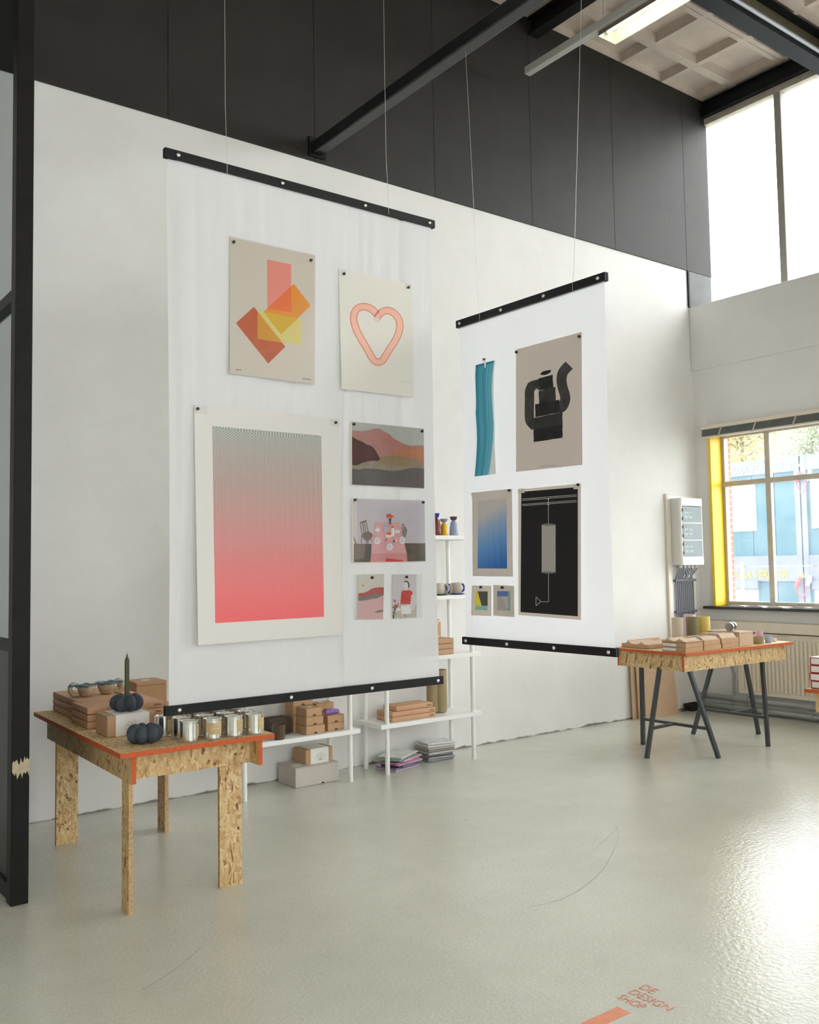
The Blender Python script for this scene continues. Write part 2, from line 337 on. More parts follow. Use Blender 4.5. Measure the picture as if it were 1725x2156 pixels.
# window wall
WL = WX+.03
b = MB()
b.box(WL, 9.05, YF, WY, 0, 1.09)
b.box(WL, 9.05, 6.03, WY, 1.09, 3.0)
wins = [(2.95, 6.03), (-.75, 2.35), (-4.45, -1.35)]
b.box(WL, 9.05, 2.35, 2.95, 1.09, 3.0); b.box(WL, 9.05, -1.35, -.75, 1.09, 3.0); b.box(WL, 9.05, YF, -4.45, 1.09, 3.0)
b.box(WL, 9.05, YF, WY, 3.0, 3.72); b.box(WX, 9.3, YF, WY, 3.72, 4.45, .02); b.box(UX, 9.3, YF, WY, 6.72, CZ+.3)
wr = b.build('wall_right', M_WALL, smooth=30); struct(wr, 'white window wall with a deep bulkhead between low and high windows', 'wall')
for k in range(29):
    z = 1.10+k*.065
    MB().box(8.975, 9.022, 5.968, 6.035, z, z+.054, .002).build('brick', M_BRICK, wr)
MB().box(8.98, 9.018, 5.972, 6.035, 1.09, 3.0).build('mortar', M_MORTAR, wr)
# walls that stand behind the viewer
struct(MB().box(XL-.2, XL, YF, WY, 0, CZ+.3).build('wall_left', M_WALL), 'plain white end wall of the hall', 'wall')
b = MB().box(XL, 9.3, YF-.2, YF, 0, 1.0); b.box(XL, 9.3, YF-.2, YF, 5.6, CZ+.3)
ed = [XL]+[q for p_ in FW for q in p_]+[9.3]
for a, c in zip(ed[::2], ed[1::2]): b.box(a, c, YF-.2, YF, 1.0, 5.6)
struct(b.build('wall_front', M_WALL), 'white wall with added unseen tall windows facing the boarded wall', 'wall')
for i, (a, c) in enumerate(FW):  # assumed windows, put in to light the wide banner from the front
    t = thing('window_%d' % (5+i), 'added unseen tall window with slim grey bars in the wall facing the boarded wall', 'window', ((a+c)/2, YF-.1, 1.0), kind='structure')
    q = MB(); q.box(a, c, YF-.14, YF-.06, 1.0, 1.07); q.box(a, c, YF-.14, YF-.06, 5.53, 5.6); q.box(a, a+.07, YF-.14, YF-.06, 1.0, 5.6); q.box(c-.07, c, YF-.14, YF-.06, 1.0, 5.6); q.build('window_frame', M_FRAME, t)
    for k in (1, 2, 3): MB().box(a+(c-a)*k/4-.025, a+(c-a)*k/4+.025, YF-.13, YF-.07, 1.07, 5.53).build('mullion', M_FRAME, t)
    for k in range(4): MB().box(a+(c-a)*k/4+.026, a+(c-a)*(k+1)/4-.026, YF-.103, YF-.097, 1.075, 5.525).build('pane', M_PANE, t)
# coffered concrete roof
xr = [9.03, 8.365, 7.68, 7.02, 6.36, 5.70, 5.04, 4.38]; yr = [6.42, 5.80, 5.18, 4.56, 3.94, 3.32, 2.70]
b = MB()
b.box(XL, 4.345, YF, WY, CZ, CZ+.3); b.box(4.345, 9.3, YF, 2.64, CZ, CZ+.3); b.box(4.345, 9.3, 2.64, WY, CZ+.16, CZ+.3)
for i, y in enumerate(yr[1:]):
    if i % 2: b.box(4.345, 9.16, y-.06, y-.003, CZ, CZ+.16); b.box(4.345, 9.16, y+.003, y+.06, CZ, CZ+.16)
    else: b.box(4.345, 9.16, y-.05, y+.05, CZ, CZ+.16)
for x in xr: b.box(x-.035, x+.035, 2.64, WY, CZ+.0005, CZ+.16)
ce = b.build('ceiling', M_CONC); struct(ce, 'pale concrete roof of square coffers between ribs', 'ceiling')
for i in range(len(xr)-1):
    for j in range(len(yr)-1):
        x0, x1, y0, y1 = xr[i+1]+.035, xr[i]-.035, yr[j+1]+(.06 if j % 2 else .05), min(WY, yr[j]-(.05 if j % 2 else .06))
        d = .028; zt = CZ+.085; zl = CZ+.003
        q = MB().add([(x0, y0, zl), (x1, y0, zl), (x1, y1, zl), (x0, y1, zl), (x0+d, y0+d, zt), (x1-d, y0+d, zt), (x1-d, y1-d, zt), (x0+d, y1-d, zt)],
                     [(4, 5, 6, 7), (0, 1, 5, 4), (1, 2, 6, 5), (2, 3, 7, 6), (3, 0, 4, 7)]); q.keep = True
        q.build('coffer_panel', M_CONC, ce)
# roof beams
def ibeam(name, a, c, wd, ht, label, m, mweb=None, axis='X'):
    t = thing(name, label, 'beam', ((a[0]+c[0])/2, (a[1]+c[1])/2, min(a[2], c[2])), kind='structure')
    fl_ = .022
    def bar(u0, u1, z0, z1, nm, mm):
        q = MB()
        if axis == 'X': q.box(a[0], c[0], a[1]+u0, a[1]+u1, z0, z1)
        else: q.box(a[0]+u0, a[0]+u1, a[1], c[1], z0, z1)
        q.build(nm, mm, t)
    z = a[2]
    bar(-wd/2, wd/2, z, z+fl_, 'flange', m); bar(-wd/2, wd/2, z+ht-fl_, z+ht, 'flange', m); bar(-.012, .012, z+fl_, z+ht-fl_, 'web', mweb or m)
    return t
gird = ibeam('roof_girder', (4.6, 4.72, 6.64), (9.12, 4.72, 6.64), .17, .31, 'dark steel girder under the concrete coffers running to the high window', M_NAVY, M_WEB_LIT)
MB().tube([(4.6, 4.615, 6.70), (9.1, 4.615, 6.70)], .022, 12).build('lit_edge_tube', mat('lit_edge_grey', rgb(150, 154, 160), .35, .5), gird, smooth=60)  # added grey tube imitates the light along the flange edge
MB().box(4.6, 9.1, 4.632, 4.637, 6.66, 6.72).build('lit_edge_backing', M_NAVY, gird)  # dark backing strip for the added edge tube
ibeam('roof_joist', (6.31, -5.9, 6.77), (6.31, WY-.02, 6.77), .13, .18, 'short black roof joist meeting the black boards', M_STEELB, axis='Y')
t = thing('window_head_beam', 'navy steel beam along the top of the high window', 'beam', (9.05, .1, 6.75), kind='structure')
MB().box(9.03, 9.15, YF+.05, WY-.02, 6.74, 6.85).build('flange', M_NAVY, t); MB().box(9.09, 9.15, YF+.05, WY-.02, 6.85, 6.945).build('web', M_NAVY, t)
tb = MB().box(3.765, 3.865, YF+.02, WY-.035, 4.925, 5.025, .012)
tie = tb.build('tie_beam', mat('tie_beam_paint', rgb(40, 42, 44), .3, .2, var=.2, vscale=14)); struct(tie, 'long dark square steel tie beam crossing the hall', 'beam')
MB().box(3.735, 3.895, WY-.035, WY-.014, 4.90, 5.06, .003).build('end_plate', M_STEELB, tie)

# low windows
FX = 8.93
def low_window(n, y0, y1, mull, label, special=False):
    t = thing('window_%d' % n, label, 'window', (FX, (y0+y1)/2, 1.09), kind='structure')
    zb, zt, zr = 1.09, 3.0, 2.44
    fr = MB(); d0, d1 = FX-.03, FX+.04
    fr.box(d0, d1, y1-.065, y1-.0, zb, zt); fr.box(d0, d1, y0, y0+.065, zb, zt); fr.box(d0+.001, d1-.001, y0+.065, y1-.065, zb, zb+.06); fr.box(d0+.001, d1-.001, y0+.065, y1-.065, zt-.05, zt)
    fr.build('window_frame', M_FRAME, t)
    ys = [y1-.065]+mull+[y0+.065]
    for q in mull: MB().box(d0+.008, d1-.01, q-.03, q+.03, zb+.06, zt-.05, .004).build('mullion', M_FRAME, t)
    MB().box(d0+.006, d1-.012, y0+.065, y1-.065, zr-.028, zr+.028, .004).build('transom', M_FRAME, t)
    for a, c in zip(ys[:-1], ys[1:]):
        for z0, z1 in ((zb+.06, zr-.028), (zr+.028, zt-.05)):
            MB().box(FX-.003, FX+.003, c+.028, a-.028, z0+.001, z1-.001).build('pane', M_PANE, t)
    MB().box(WX-.075, FX-.03, y0-.02, y1+.085, 1.075, 1.105, .004).build('window_sill', M_SILL, t)
    if special: MB().box(WX-.002, FX-.032, y1-.03, y1+.002, 1.106, 2.99, .003).build('reveal_board', M_YEL, t)
    return t
ym = onx(1623, 1100, FX).y
st = 5.965-ym
low_window(1, 2.95, 6.03, [ym-k*.63 for k in range(4)], 'low window with beige glazing bars and a yellow side board', True)
low_window(2, -.75, 2.35, [1.7, 1.05, .4, -.2], 'low window with beige glazing bars beyond the pier')
low_window(3, -4.45, -1.35, [-2., -2.65, -3.3, -3.9], 'low window with beige glazing bars at the end of the wall')
# high window band
t = thing('window_4', 'band of high clerestory windows with slim grey mullions', 'window', (UX, 0, 4.45), kind='structure')
b = MB().box(UX-.05, UX+.05, YF, WY, 6.665, 6.74); b.box(UX-.05, UX+.05, YF, WY, 4.45, 4.52); b.build('window_frame', M_FRAME, t)
mu = [5.285-.95*k for k in range(12)]
M_MULL = mat('grey_mullion', rgb(168, 163, 156), .5, var=.1)
for y in mu: MB().box(UX-.055, UX+.045, y-.04, y+.04, 4.52, 6.665, .006).build('mullion', M_MULL, t)
ee = [WY-.02]+mu+[YF+.05]
for a, c in zip(ee[:-1], ee[1:]): MB().box(UX-.003, UX+.003, c+.041, a-.041, 4.521, 6.664).build('pane', M_PANE, t)

# steel and glass partition at the left
t = thing('glass_partition', 'black steel framed glazed partition with a solid lower panel and chipped post', 'partition', (1.206, 4.80, 0), kind='structure')
pst = MB().box(1.165, 1.248, 4.755, 4.84, 0, CZ, .004).build('post', M_STEELB, t)
chip = MB(); zc = onx(45, 1618, 1.2).z
r9 = random.Random(3)
ring = [(1.168+.079*k/14, 4.7545, zc+.03+r9.uniform(-.018, .02)) for k in range(15)]+[(1.247-.079*k/14, 4.7545, zc-.035+r9.uniform(-.025, .018)) for k in range(15)]
chip.poly(ring).build('chipped_paint', mat('bare_primer', rgb(196, 182, 152), .7, var=.25, vscale=30), pst)
ztr = onx(36, 613, 1.18).z; zk = onx(24, 1352, 1.18).z
MB().box(1.175, 1.238, 4.84, WY-.02, ztr-.03, ztr+.03, .003).build('transom', M_STEELB, t)
MB().box(1.175, 1.238, 4.84, WY-.02, zk-.05, zk, .003).build('rail', M_STEELB, t)
MB().box(1.175, 1.238, 4.84, WY-.02, 0, .08, .003).build('rail', M_STEELB, t)
MB().box(1.19, 1.222, 4.84, WY-.02, .08, zk-.05).build('kick_panel', mat('dark_sheet_steel', rgb(16, 18, 20), .35, .2), t)
MB().box(1.203, 1.209, 4.84, WY-.02, zk, ztr-.03).build('pane', M_PANE2, t)
MB().box(1.203, 1.209, 4.84, WY-.02, ztr+.03, CZ-.01).build('pane', M_PANE2, t)

# outside: yard
M_YARD = mat('yard_paving', rgb(150, 150, 146), .9, var=.15, vscale=2)
struct(MB().box(9.3, 90, -60, 90, -1.5, -1.3).box(-60, 9.3, -60, YF-.2, -1.5, -1.3).build('yard_ground', M_YARD), 'grey paved yard outside the windows', 'ground')

# ================================================================== OUTSIDE: stacked site cabins and trees
KX = 25.0
M_TEAL = mat('teal_sheet', rgb(10, 74, 90), .55, var=.08, vscale=2)
M_RAIL = mat('grey_rail', rgb(84, 91, 112), .5)
M_SHUT = mat('white_shutter', rgb(176, 180, 184), .6)
M_SHUT2 = mat('grey_shutter', rgb(112, 118, 128), .6)
M_LETY = mat('yellow_lettering', rgb(176, 156, 30), .6); M_LETW = mat('white_lettering', rgb(150, 154, 140), .6)
ya, yb_ = 18.9, onx(1694, 1200, KX).y
zA = onx(1600, 1208, KX).z; zB = onx(1600, 985, KX).z      # rails of the lower and upper cabin
def cabin(y0, y1, z0, z1, label, text=None, code=None, lm=None, shutters=(), sm=None, head=False):
    t = thing('site_cabin', label, 'cabin', (KX, (y0+y1)/2, z0), group='site cabins in the yard')
    MB().box(KX+.06, KX+2.5, y0+.08, y1-.08, z0+.1, z1-.1).build('body', M_TEAL, t)
    n = 6; w_ = (y1-y0-.2)/n
    for k in range(n): MB().box(KX+.02, KX+.06, y0+.1+k*w_+.01, y0+.1+(k+1)*w_-.01, z0+.22, z1-.42).build('wall_panel', M_TEAL, t)
    MB().box(KX-.03, KX+.1, y0, y1, z1-.44, z1-.01).build('top_rail', M_RAIL, t)
    MB().box(KX-.03, KX+.1, y0, y1, z0, z0+.3).build('bottom_rail', M_RAIL, t)
    for y in (y0, y1-.16): MB().box(KX-.04, KX+.12, y, y+.16, z0, z1-.005).build('corner_post', M_RAIL, t)
    if text:
        q = MB(); lettering(q, text, (KX-.045, text_y, z1-.37), (0, -1, 0), (0, 0, 1), height=.25, width=1.9, shear=.25, offset=.02)
        q.build('lettering', lm, t)
        q = MB(); lettering(q, code, (KX-.045, text_y-2.12, z1-.34), (0, -1, 0), (0, 0, 1), height=.14, width=.42, shear=.1, offset=.01); q.build('lettering', lm, t)
    for (a, c, zz0, zz1) in shutters:
        s_ = MB().box(KX-.02, KX+.05, a, c, zz0, zz1).build('shutter', sm, t)
        if head: MB().box(KX-.1, KX+.05, a-.03, c+.03, zz1-.02, zz1+.22).build('shutter_box', M_RAIL, t)
        k = int((zz1-zz0)/.13)
        for i in range(k): MB().box(KX-.03, KX-.018, a+.02, c-.02, zz0+.02+i*.13, zz0+.13+i*.13).build('slat', sm, s_)
text_y = onx(1533.5, 1205, KX).y-.1
sa = onx(1528, 1070, KX).y; sb = onx(1592, 1070, KX).y; s2 = onx(1709, 1070, KX).y
zs1 = onx(1560, 1119, KX).z; zs0 = onx(1560, 1028, KX).z
hgt = zB-zA
cabin(yb_+.02, ya, zA-hgt+.22, zA+.22, 'lower teal site cabin with yellow block lettering on its grey rail', 'DURA VERMEER', 'D 3631', M_LETY, [(sb, sa+.25, zA-1.6, zA-.42)], M_SHUT2, True)
cabin(yb_+.02, ya, zA+.23, zB+.24, 'upper teal site cabin with a white shutter and pale lettering on its rail', 'DURA VERMEER', 'D 3600', M_LETW, [(sb, sa+.25, zs1, zs0+.1)], M_SHUT)
cabin(yb_-6.0, yb_-.02, zA-hgt+.22, zA+.22, 'lower plain-railed teal cabin beyond the corner posts', shutters=[(s2-1.4, s2, zA-1.6, zA-.42)], sm=M_SHUT2, head=True)
cabin(yb_-6.0, yb_-.02, zA+.23, zB+.24, 'upper plain-railed teal cabin beyond the corner posts', shutters=[(s2-1.4, s2, zs1, zs0+.1)], sm=M_SHUT)
M_RED = mat('red_plug', rgb(214, 52, 60), .45)
for py, lab in ((1222, 'red power cable looped below the yellow lettered rail'), (1000, 'red power cable looped below the pale lettered rail')):
    p0 = onx(1681, py+4, KX-.17); p1 = onx(1704, py+2, KX-.17)
    t = thing('power_cable', lab, 'cable', p0, group='looped power cables on the cabins')
    MB().tube([p0+Vector((.06, 0, .14)), p0, p0+Vector((-.02, .06, -.16))], [.05, .07, .05], 10).build('plug', M_RED, t)
    MB().tube([p1+Vector((.06, 0, .16)), p1, p1+Vector((0, .06, -.12))], [.05, .07, .05], 10).build('socket', M_SHUT, t)
    MB().tube([p0+Vector((-.02, .06, -.16)).lerp(p1-p0+Vector((0, .06, -.12)), k/12.)-Vector((0, 0, .32*math.sin(PI*k/12.))) for k in range(13)], .016, 6).build('cord', M_RED, t)
pp = onx(1564, 1240, 23.5)
t = thing('white_pole', 'thin white post standing in the yard before the cabins', 'post', (23.5, pp.y, -1.3))
MB().tube([(23.5, pp.y, -1.3), (23.5, pp.y, onx(1564, 1183, 23.5).z)], .05, 10).build('shaft', M_SHUT, t)
MB().lathe([(.09, -1.3), (.09, -1.2), (.06, -1.15)], (23.5, pp.y, 0), 12).build('base', M_SHUT, t)
def tree(x, y, h, r, label, col):
    t = thing('tree', label, 'tree', (x, y, -1.3), group='trees behind the cabins')
    tk = MB().tube([(x, y, -1.3), (x+.1, y+.1, h*.35), (x, y-.1, h*.7), (x, y, h*.85)], [.13, .11, .07, .03], 8)
    tk.build('trunk', mat('bark', rgb(96, 84, 70), .9), t)
    rnd = random.Random(int(x*7+y)); br = MB(); lf = MB()
    for k in range(34):
        z = rnd.uniform(h*.34, h*.8); a = rnd.uniform(0, 2*PI); l = r*rnd.uniform(.5, 1)*(1.1-z/h*.5)
        e = Vector((x+l*math.cos(a), y+l*math.sin(a), z+l*rnd.uniform(.2, .7))); s0 = Vector((x, y, z)); br.tube([s0, s0.lerp(e, .5)+Vector((0, 0, .15)), e], [.035, .022, .01], 5)
        for j in range(380):
            c = s0.lerp(e, rnd.uniform(.3, 1.1))+Vector((rnd.gauss(0, .5), rnd.gauss(0, .5), rnd.gauss(0, .45)))
            u = Vector((rnd.gauss(0, 1), rnd.gauss(0, 1), rnd.gauss(0, 1))).normalized(); v = u.orthogonal().normalized(); s = rnd.uniform(.045, .085)
            lf.add([c-u*s, c+v*s*.6, c+u*s, c-v*s*.6], [(0, 1, 2, 3)])
    br.build('branches', MATS['bark'], t); lf.keep = True
    tag(lf.build('foliage', mat('leaves_%d' % int(x*y), col, .6), t), kind='stuff')
tree(34, 22.0, 10, 2.4, 'yellow-green tree rising behind the lettered cabin', rgb(176, 164, 84))
tree(42, 28.0, 10, 2.6, 'pale yellow tree farthest from the cabins', rgb(190, 180, 110))
tree(39.5, 22.0, 10.5, 2.4, 'green tree rising behind the corner posts of the cabins', rgb(126, 140, 100))

# ================================================================== HANGING BANNERS
M_BAR = mat('black_bar', rgb(27, 27, 28), .5, spec=.25); M_BOLT = mat('bolt_chrome', (.75, .75, .74), .22, 1.)
M_WIRE = mat('thin_wire', (.55, .55, .53), .4, .6)
M_CLOTH1 = cloth_mat('thin_cotton', .08, .34, (.93, .93, .96)); M_CLOTH2 = cloth_mat('backlit_cotton', .05, .52, (.87, .88, .92))
BY = 4.20
BN1 = Vector((0, -1, 0))
def banner(name, label, P0, P1, zt, zb, bars, bolts, wires, cm, seed, amp, nrm):
    """P0,P1: ends of the banner on the ground plan; bars: heights of the bars"""
    P0, P1 = Vector((*P0, 0)), Vector((*P1, 0)); dv = (P1-P0); ln = dv.length; dv.normalize(); n = Vector(nrm)
    t = thing(name, label, 'banner', (*((P0+P1)/2).to_2d(), zb), group='cloth banners hung from wires')
    rnd = random.Random(seed); fol = [(rnd.uniform(0, 1), rnd.uniform(.006, .035), rnd.uniform(-1, 1), rnd.uniform(-.03, .03), rnd.uniform(0, 1), rnd.uniform(.15, .6)) for _ in range(46)]
    nx, nz = 150, 70; vs = []; fs = []
    for j in range(nz+1):
        v = j/nz; z = zb+bars*.5+(zt-zb-bars)*v
        for i in range(nx+1):
            u = i/nx; d = 0
            for c, w_, a, s, zc, zw in fol: d += a*math.exp(-((u-c-s*v)/w_)**2)*math.exp(-((v-zc)/zw)**2)
            d = min(d, .22)
            fade = min(1, (1-abs(2*v-1))*9+.12)
            q = P0+dv*(ln*(.012+u*.976))+n*(amp*d*fade)
            # edges of the cloth pull in a little between the bars
            q -= dv*(.010*ln*math.sin(PI*v)*(2*u-1)*.6)
            vs.append((q.x, q.y, z))
    for j in range(nz):
        for i in range(nx): k = j*(nx+1)+i; fs.append((k, k+1, k+nx+2, k+nx+1))
    mb = MB().add(vs, fs); mb.keep = True; mb.build('cloth', cm, t, smooth=80)
    def bar(z0, z1, us):
        c = Vector((0, 0, (z0+z1)/2))
        q = MB()
        for s, th in ((1, .012), (-1, .012)): q.beam(P0+c+n*(.008*s), P1+c+n*(.008*s), .012, z1-z0)
        b_ = q.build('bar', M_BAR, t)
        for u in us:
            o = P0+dv*(ln*u)+c+n*.014
            MB().tube([o, o+n*.003, o+n*.007, o+n*.009], [.011, .011, .008, .003], 12).build('bolt', M_BOLT, b_, smooth=50)
    bar(zt-bars, zt, bolts[0]); bar(zb, zb+bars, bolts[1])
    for pts in wires: MB().tube(pts, .0012, 5).build('wire', M_WIRE, t)
    return t
zt1 = ony(347, 312, BY).z; zb1 = ony(346, 1508, BY).z
P0 = ony(346, 900, BY); P1 = ony(921, 900, BY)
def wire1(px, py):
    q = ony(px, py, BY-.016); return [q+Vector((0, -.001, -.052)), q+Vector((0, -.001, .03)), Vector((q.x, BY, q.z+.3)), Vector((q.x, BY, CZ))]
banner('hanging_banner', 'large thin white cloth banner with black bars carrying seven prints', (P0.x, BY), (P1.x, BY), zt1, zb1, .046, ((.04, .385, .70, .975), (.04, .40, .70, .975)),
       [wire1(478, 345), wire1(818, 432)], M_CLOTH1, 3, .024, (0, -1, 0))
CA = (3.597, 4.215); CB = (3.622, 3.05)
dB = Vector((CB[0]-CA[0], CB[1]-CA[1], 0)).normalized(); BN2 = Vector((dB.y, -dB.x, 0))
BO2 = Vector((CA[0], CA[1], 0))
def onb2(px, py, off=0.): return on(px, py, BO2+BN2*off, BN2)
zt2 = (onb2(967, 675).z+onb2(1282, 577).z)/2+.006; zb2 = (onb2(974, 1350).z+onb2(1298, 1390).z)/2
e0 = onb2(970, 1000); e1 = onb2(1290, 1000)
wl = onb2(1014, 668); wr_ = onb2(1210, 605)
banner('hanging_banner', 'narrower bright white cloth banner with black bars carrying five pieces', (e0.x, e0.y), (e1.x, e1.y), zt2, zb2, .044, ((.03, .34, .63, .96), (.03, .33, .64, .96)),
       [[wl+BN2*.016-Vector((0, 0, .03)), wl+BN2*.016+Vector((0, 0, .012)), Vector((3.815, onx(976, 115, 3.8).y, 5.03))],
        [wr_+BN2*.016-Vector((0, 0, .03)), wr_+BN2*.016+Vector((0, 0, .012)), wr_+Vector((0, 0, .1)), Vector((wr_.x+.06, wr_.y-.22, CZ))]], M_CLOTH2, 11, .004, BN2)

# ------------------------------------------------------------------ prints
M_CLIP = mat('white_clip', rgb(240, 242, 242), .4)
M_MAG = mat('black_magnet', rgb(26, 25, 24), .35)
M_SLEEVE = glassy('clear_sleeve', (.97, .97, .97), .07, 0., .12)
M_TAPE = mat('paper_tag', rgb(214, 212, 208), .6)
def mapper(plane):
    o, n, tilt, zt_ = plane
    n = Vector(n); nn = (n-Vector((0, 0, 1))*(-tilt)).normalized() if tilt else n
    # the plane leans away from the cloth towards its foot
    def f(px, py, lay=0): return on(px, py, Vector(o)+Vector((0, 0, zt_))+n*(.010+.00012*lay), nn)
    return f, nn
def zm(x0, y0, s): return lambda pts: [(x0+x/s, y0+y/s) for x, y in pts]
def poster(name, label, plane, corners, paper, layers=(), mags=(), sleeve=None, tags=(), group=None, mapd=None, extra=None):
    """corners: px of the sheet; layers: (px outline, material, optional uv flag)"""
    f, nn = mapper(plane); mb = MB(); mats = [paper]
    mb.sheet([f(*c) for c in corners], nn, .0009)
    n = 0
    for ly in layers:
        pts, m = ly[0], ly[1]; n += 1
        if m not in mats: mats.append(m)
        uv = [(0, 1), (1, 1), (1, 0), (0, 0)] if len(ly) > 2 else None
        if uv: mb.poly([f(*p, n) for p in pts], mats.index(m), uv)
        else: mb.poly([f(*p, n) for p in pts], mats.index(m))
    if extra: extra(mb, mats, f, n+1)
    o = mb.build(name, mats); tag(o, label, 'print', group or 'prints on the banners')
    for c in mags:
        a = f(*c, 1); MB().tube([a-nn*.008, a+nn*.0105, a+nn*.012], [.0075, .0075, .0055], 12).build('magnet', M_MAG, o, smooth=50)
    if sleeve:
        q = MB(); q.sheet([f(*c, n+12) for c in sleeve], nn, .0003); q.build('sleeve', M_SLEEVE, o)
    for c in tags:
        q = MB(); q.sheet([f(*p, n+9) for p in c], nn, .0006); q.build('corner_tag', M_TAPE, o)
    return o
def art(name, r, g, b_, k=1.14, **kw): return mat('print_'+name, rgb(r, g, b_, k), .75, spec=.2, **kw)
def ell(cx, cy, rx, ry, n=18, a0=0, a1=2*PI): return [(cx+rx*math.cos(a0+(a1-a0)*i/(n if abs(a1-a0-2*PI) < 1e-6 else n-1)), cy+ry*math.sin(a0+(a1-a0)*i/(n if abs(a1-a0-2*PI) < 1e-6 else n-1))) for i in range(n)]
def stroke(pts, w):
    """outline of a line of width w through px points"""
    l, r_ = [], []
    for i, p in enumerate(pts):
        a = pts[max(0, i-1)]; b_ = pts[min(len(pts)-1, i+1)]; dx, dy = b_[0]-a[0], b_[1]-a[1]; d = math.hypot(dx, dy) or 1
        ww = w[i] if isinstance(w, (list, tuple)) else w
        l.append((p[0]-dy/d*ww/2, p[1]+dx/d*ww/2)); r_.append((p[0]+dy/d*ww/2, p[1]-dx/d*ww/2))
    return l+r_[::-1]
def spline(pts, n=8):
    out = []
    for i in range(len(pts)-1):
        p0 = pts[max(0, i-1)]; p1 = pts[i]; p2 = pts[i+1]; p3 = pts[min(len(pts)-1, i+2)]
        for k in range(n):
            t_ = k/n; out.append(tuple(.5*(2*p1[q]+(p2[q]-p0[q])*t_+(2*p0[q]-5*p1[q]+4*p2[q]-p3[q])*t_*t_+(3*p1[q]-p0[q]-3*p2[q]+p3[q])*t_**3) for q in (0, 1)))
    return out+[pts[-1]]
def strips(mb, mats, m, f, a, b_, lay):
    """quads between two px polylines"""
    if m not in mats: mats.append(m)
    A = [f(*p, lay) for p in a]; B = [f(*p, lay) for p in b_]
    for i in range(len(A)-1): mb.poly([A[i], A[i+1], B[i+1], B[i]], mats.index(m))
GP = 'prints on the wide banner'
BP = lambda tilt, px, py: ((0, BY, 0), BN1, tilt, ony(px, py, BY).z)
K = 1.1
# 1 overlapping rectangles
z = zm(460, 480, 3.9205)
poster('art_print', 'beige print of overlapping pink, orange and yellow rectangles in a clear sleeve', BP(.012, 484, 500), z([(95, 75), (798, 228), (795, 1290), (95, 1200)]), art('beige', 205, 196, 184),
       [(z([(401, 259), (601, 301), (602, 696), (403, 655)]), art('pink', 225, 140, 128)), (z([(623, 459), (762, 640), (517, 879), (372, 692)]), art('amber', 224, 146, 44)),
        (z([(623, 459), (601, 480), (403, 664), (545, 688), (602, 696), (605, 500)][1:5]), art('orange', 228, 112, 56)),
        (z([(293, 650), (553, 981), (412, 1119), (145, 785)]), art('rust', 188, 92, 54)),
        (z([(322, 686), (686, 752), (686, 969), (322, 914)]), art('lemon', 214, 200, 122)),
        (z([(322, 686), (530, 948), (322, 914)]), art('ochre', 204, 146, 40)), (z([(376, 697), (658, 747), (517, 879)]), art('mustard', 212, 172, 42)),
        (z([(140, 1166), (188, 1170), (188, 1175), (140, 1171)]), art('ink', 70, 66, 62)), (z([(694, 1241), (762, 1249), (762, 1254), (694, 1246)]), art('ink', 70, 66, 62))],
       z([(124, 118), (762, 268)]), sleeve=z([(86, 62), (802, 222), (799, 1300), (86, 1208)]), group=GP)
# 2 heart of swept rings
def heart(mb, mats, f, lay):
    c = [(1312, 715), (1262, 668), (1222, 653), (1190, 650), (1150, 664), (1124, 700), (1117, 748), (1125, 795), (1148, 860), (1190, 935), (1230, 1003), (1262, 1062), (1288, 1096), (1322, 1108), (1356, 1093), (1380, 1055), (1414, 1000), (1460, 930), (1488, 868), (1498, 810), (1490, 758), (1460, 712), (1422, 687), (1386, 682), (1350, 695), (1322, 722), (1312, 742)]
    z_ = zm(460, 480, 3.9205); pl = z_(spline(c, 10)); st_ = stroke(pl, 60/3.92); h_ = len(st_)//2
    strips(mb, mats, art('heart_fill', 236, 190, 172), f, st_[:h_], st_[h_:][::-1], lay)
    ink = art('heart_line', 205, 104, 84)
    for wd in (58, 50): 
        s2 = stroke(pl, wd/3.92); h_ = len(s2)//2
        for side in (s2[:h_], s2[h_:][::-1]):
            s3 = stroke(side, .55); h3 = len(s3)//2; strips(mb, mats, ink, f, s3[:h3], s3[h3:][::-1], lay+2)
    for i in range(0, len(pl), 2):
        cx_, cy_ = pl[i]; rx, ry = 29/3.92, 31/3.92
        strips(mb, mats, ink, f, ell(cx_, cy_, rx, ry, 19, 0, 2*PI-1e-3), ell(cx_, cy_, rx-.16, ry-.16, 19, 0, 2*PI-1e-3), lay+1)
poster('art_print', 'pale print of a coral heart drawn with fine rings', BP(.03, 715, 568), z([(993, 338), (1596, 464), (1614, 1398), (1018, 1326)]), art('ivory', 214, 211, 203), [(z([(1505, 1264), (1590, 1272), (1590, 1276), (1505, 1268)]), art('faint', 190, 186, 178))],
       z([(1034, 380), (1566, 492)]), tags=[z([(995, 340), (1049, 350), (1049, 402), (996, 395)]), z([(1549, 455), (1596, 464), (1597, 510), (1549, 500)])], extra=heart, group=GP)
